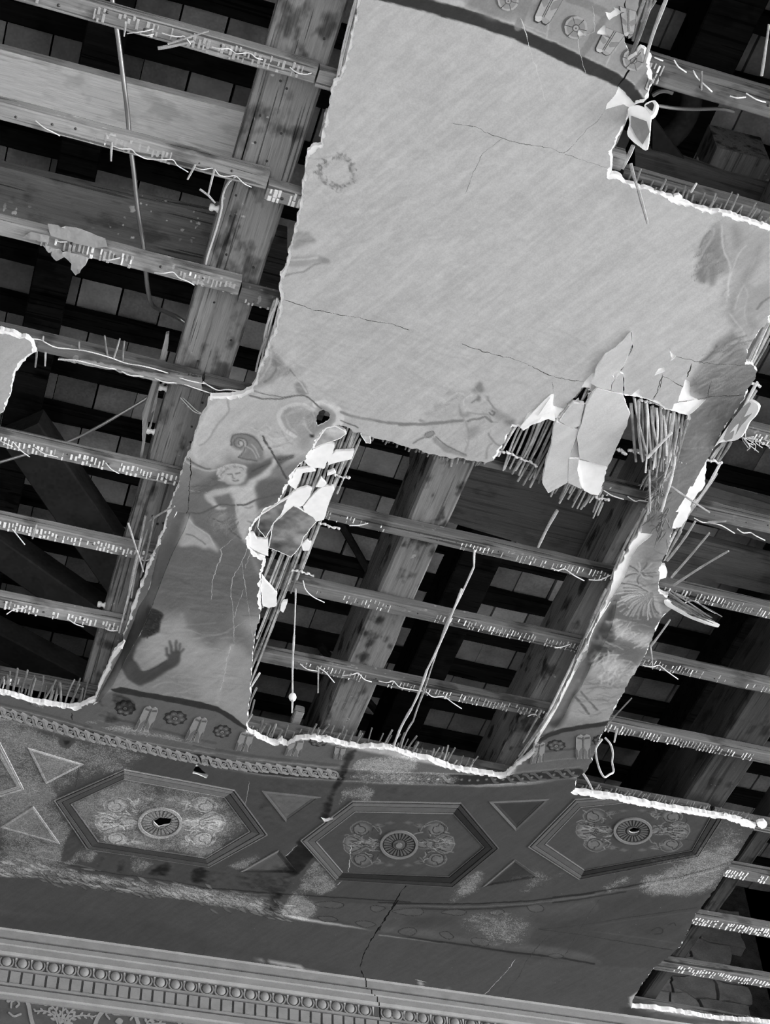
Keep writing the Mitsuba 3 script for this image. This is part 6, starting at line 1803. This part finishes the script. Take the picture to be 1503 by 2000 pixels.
# conduit, rod, cables and insulators
loose('conduit_pipe', """-31,1586,150 -22,1616,150 0,1674,150 31,1766,150 57,1844,150 84,1934,150 105,1996,150 135,2090,150 172,2193,150 194,2272,160 207,2316,170 222,2361,190 237,2387,210 262,2405,230 300,2426,250 337,2457,270""", .0056, 'steel', 'bare metal conduit pipe running down across the left opening to a bend', 'pipe', sides=12)
loose('metal_rod', """-76,2955,150 -12,2908,150 105,2820,150 167,2756,150 217,2695,150 276,2620,150 307,2562,150""", .0042, 'steel', 'thin bright rod slanting up behind the battens of the left opening', 'rod', sides=10)
loose('cable', """323,1873,30 313,1897,40 310,1930,62 311,1959,66 316,1986,66 317,2051,66 315,2116,66 317,2149,66""", .0024, 'wire', 'pale cable along the moulded strip of the left beam', 'cable')
loose('cable', """1161,1443,40 1215,1445,60 1260,1434,60 1309,1410,44 1339,1406,40""", .0040, 'cable', 'black cable across the upper right opening', 'cable')
loose('cable', """1156,1431,60 1167,1418,60 1181,1412,60 1197,1412,60""", .0050, 'cable', 'short black cable end above the dangling slab', 'cable')
for i, (s, lab) in enumerate((("""326,1996""", 'white porcelain insulator on the left beam, uppermost'), ("""335,2531""", 'white porcelain insulator with two wires tied to it'), ("""325,2673""", 'white porcelain insulator beside the splintered lath'), ("""328,3305""", 'white porcelain insulator lowest on the left beam'))):
    x, y = W(s)[0]
    prof = np.array([(0, 0), (.0085, 0), (.0095, .003), (.0085, .006), (.0060, .009), (.0060, .013), (.0090, .016), (.0095, .020), (.0080, .024), (.0040, .025), (0, .025)])
    m = trimesh.creation.revolve(prof, sections=20)
    m.apply_transform(trimesh.transformations.rotation_matrix(-np.pi / 2, [0, 1, 0]))
    m.apply_translation([.3135, y, ZC + .082])
    k = numbered('insulator')
    put(k, m, 'porcelain', smooth=40, label=lab, cat='insulator')
for s in ("""338,2527,70 364,2538,60 393,2552,50 410,2550,40""", """337,2530,70 361,2541,56 387,2555,48 409,2552,40"""):
    loose('tied_wire', s, .0012, 'wire', 'thin wire tied from an insulator to the corner of the cherub panel', 'wire')
labels['tied_wire']['group'] = labels['tied_wire_001']['group'] = 'pair of wires from the tied insulator'
# splintered lath
p = ragged(Polygon(W("""271,2370 278,2366 284,2405 288,2452 287,2501 295,2575 299,2675 293,2674 294,2603 286,2617 294,2717 299,2775 292,2770 286,2708 267,2623 270,2544 273,2451""")).buffer(0), .008, .0006, 55)
put('splintered_lath', slab(p, ZC + .078, ZC + .092), 'lath_wood', label='splintered lath hanging aslant beside the left beam', cat='lath')
put('offcut', timber('y', *sorted(W("""951,3613 940,3555""")[:, 1]), *sorted(W("""929,3592 957,3570""")[:, 0]), ZC + .066, ZC + .094, seed=12, seg=.01), 'batten_wood', label='small sawn wood offcut on the batten below the hanging reed', cat='offcut')
# paper
def crumple(s, amp, seed):
    q = W3(s)
    poly = Polygon(q[:, :2]).buffer(0)
    V_, F_ = sheet_mesh(poly, .008, 1, Polygon([(0, 0), (0, .001), (.001, 0)]))
    from scipy.interpolate import griddata
    z = griddata(q[:, :2], q[:, 2], V_, method='linear')
    zn = griddata(q[:, :2], q[:, 2], V_, method='nearest')
    z = np.where(np.isnan(z), zn, z)
    v = np.c_[V_, z]
    v[:, 2] += (meshkit.fbm(v * [60, 60, 0], 3, seed) - .5) * amp - amp * .5
    v2 = v + [0, 0, .0006]
    return trimesh.Trimesh(np.vstack([v, v2]), np.vstack([F_, F_[:, ::-1] + len(v)]), process=False)


k = 'paper_scrap'
put(k + '__torn_sheet', crumple("""-59,2117,34 6,2108,34 75,2116,32 84,2132,24 58,2142,24 10,2144,24 -46,2140,24 -51,2133,26""", .003, 2), 'paper')
put(k + '__hanging_fold', crumple("""-60,2168,23 -37,2167,23 7,2168,23 50,2170,23 45,2182,10 28,2201,-14 14,2195,-4 13,2187,6 -6,2179,14 -22,2194,12""", .010, 5), 'paper')
put(k + '__torn_corner', crumple("""-108,2164,24 -92,2142,24 -49,2141,24 -48,2160,24 -81,2162,23""", .004, 7), 'paper')
tag(k, 'crumpled torn paper hanging over the third batten of the left opening', 'paper')
# things up in the right-hand roof space
b = W("""1441,1611 1580,1606 1619,1688 1443,1690""")
put('masonry_block', slab(Polygon(b).buffer(0), ZC + .30, ZC + .42), 'beam_plastered', label='pale square block above the torn upper right edge', cat='block')
t = np.linspace(-1.1, 1.3, 20)
c = W("""1258,1582""")[0]
put('curved_duct', tube(np.c_[c[0] + .10 * np.cos(t), c[1] + .12 * np.sin(t), np.full(20, ZC + .36)], .028, 12), 'brace_wood', smooth=True, label='curved dark duct behind the dangling slab', cat='duct')
tri = W("""1252,1574 1375,1657 1287,1656""")
put('gusset_board', slab(Polygon(tri), ZC + .28, ZC + .30), 'brace_wood', label='triangular dark board behind the dangling slab', cat='board')
put('ceiling__plaster_crust', slab(ragged(Polygon(W("""2436,4631 2453,4596 2514,4610 2593,4603 2649,4583 2667,4605 2631,4626 2543,4635 2470,4637""")).buffer(0), .005, .003, 44), ZC + .004, ZC + .022), 'gypsum', label='thick white plaster crust along the wall')

shown = [k for k in scene if scene[k].get('type') == 'ply']
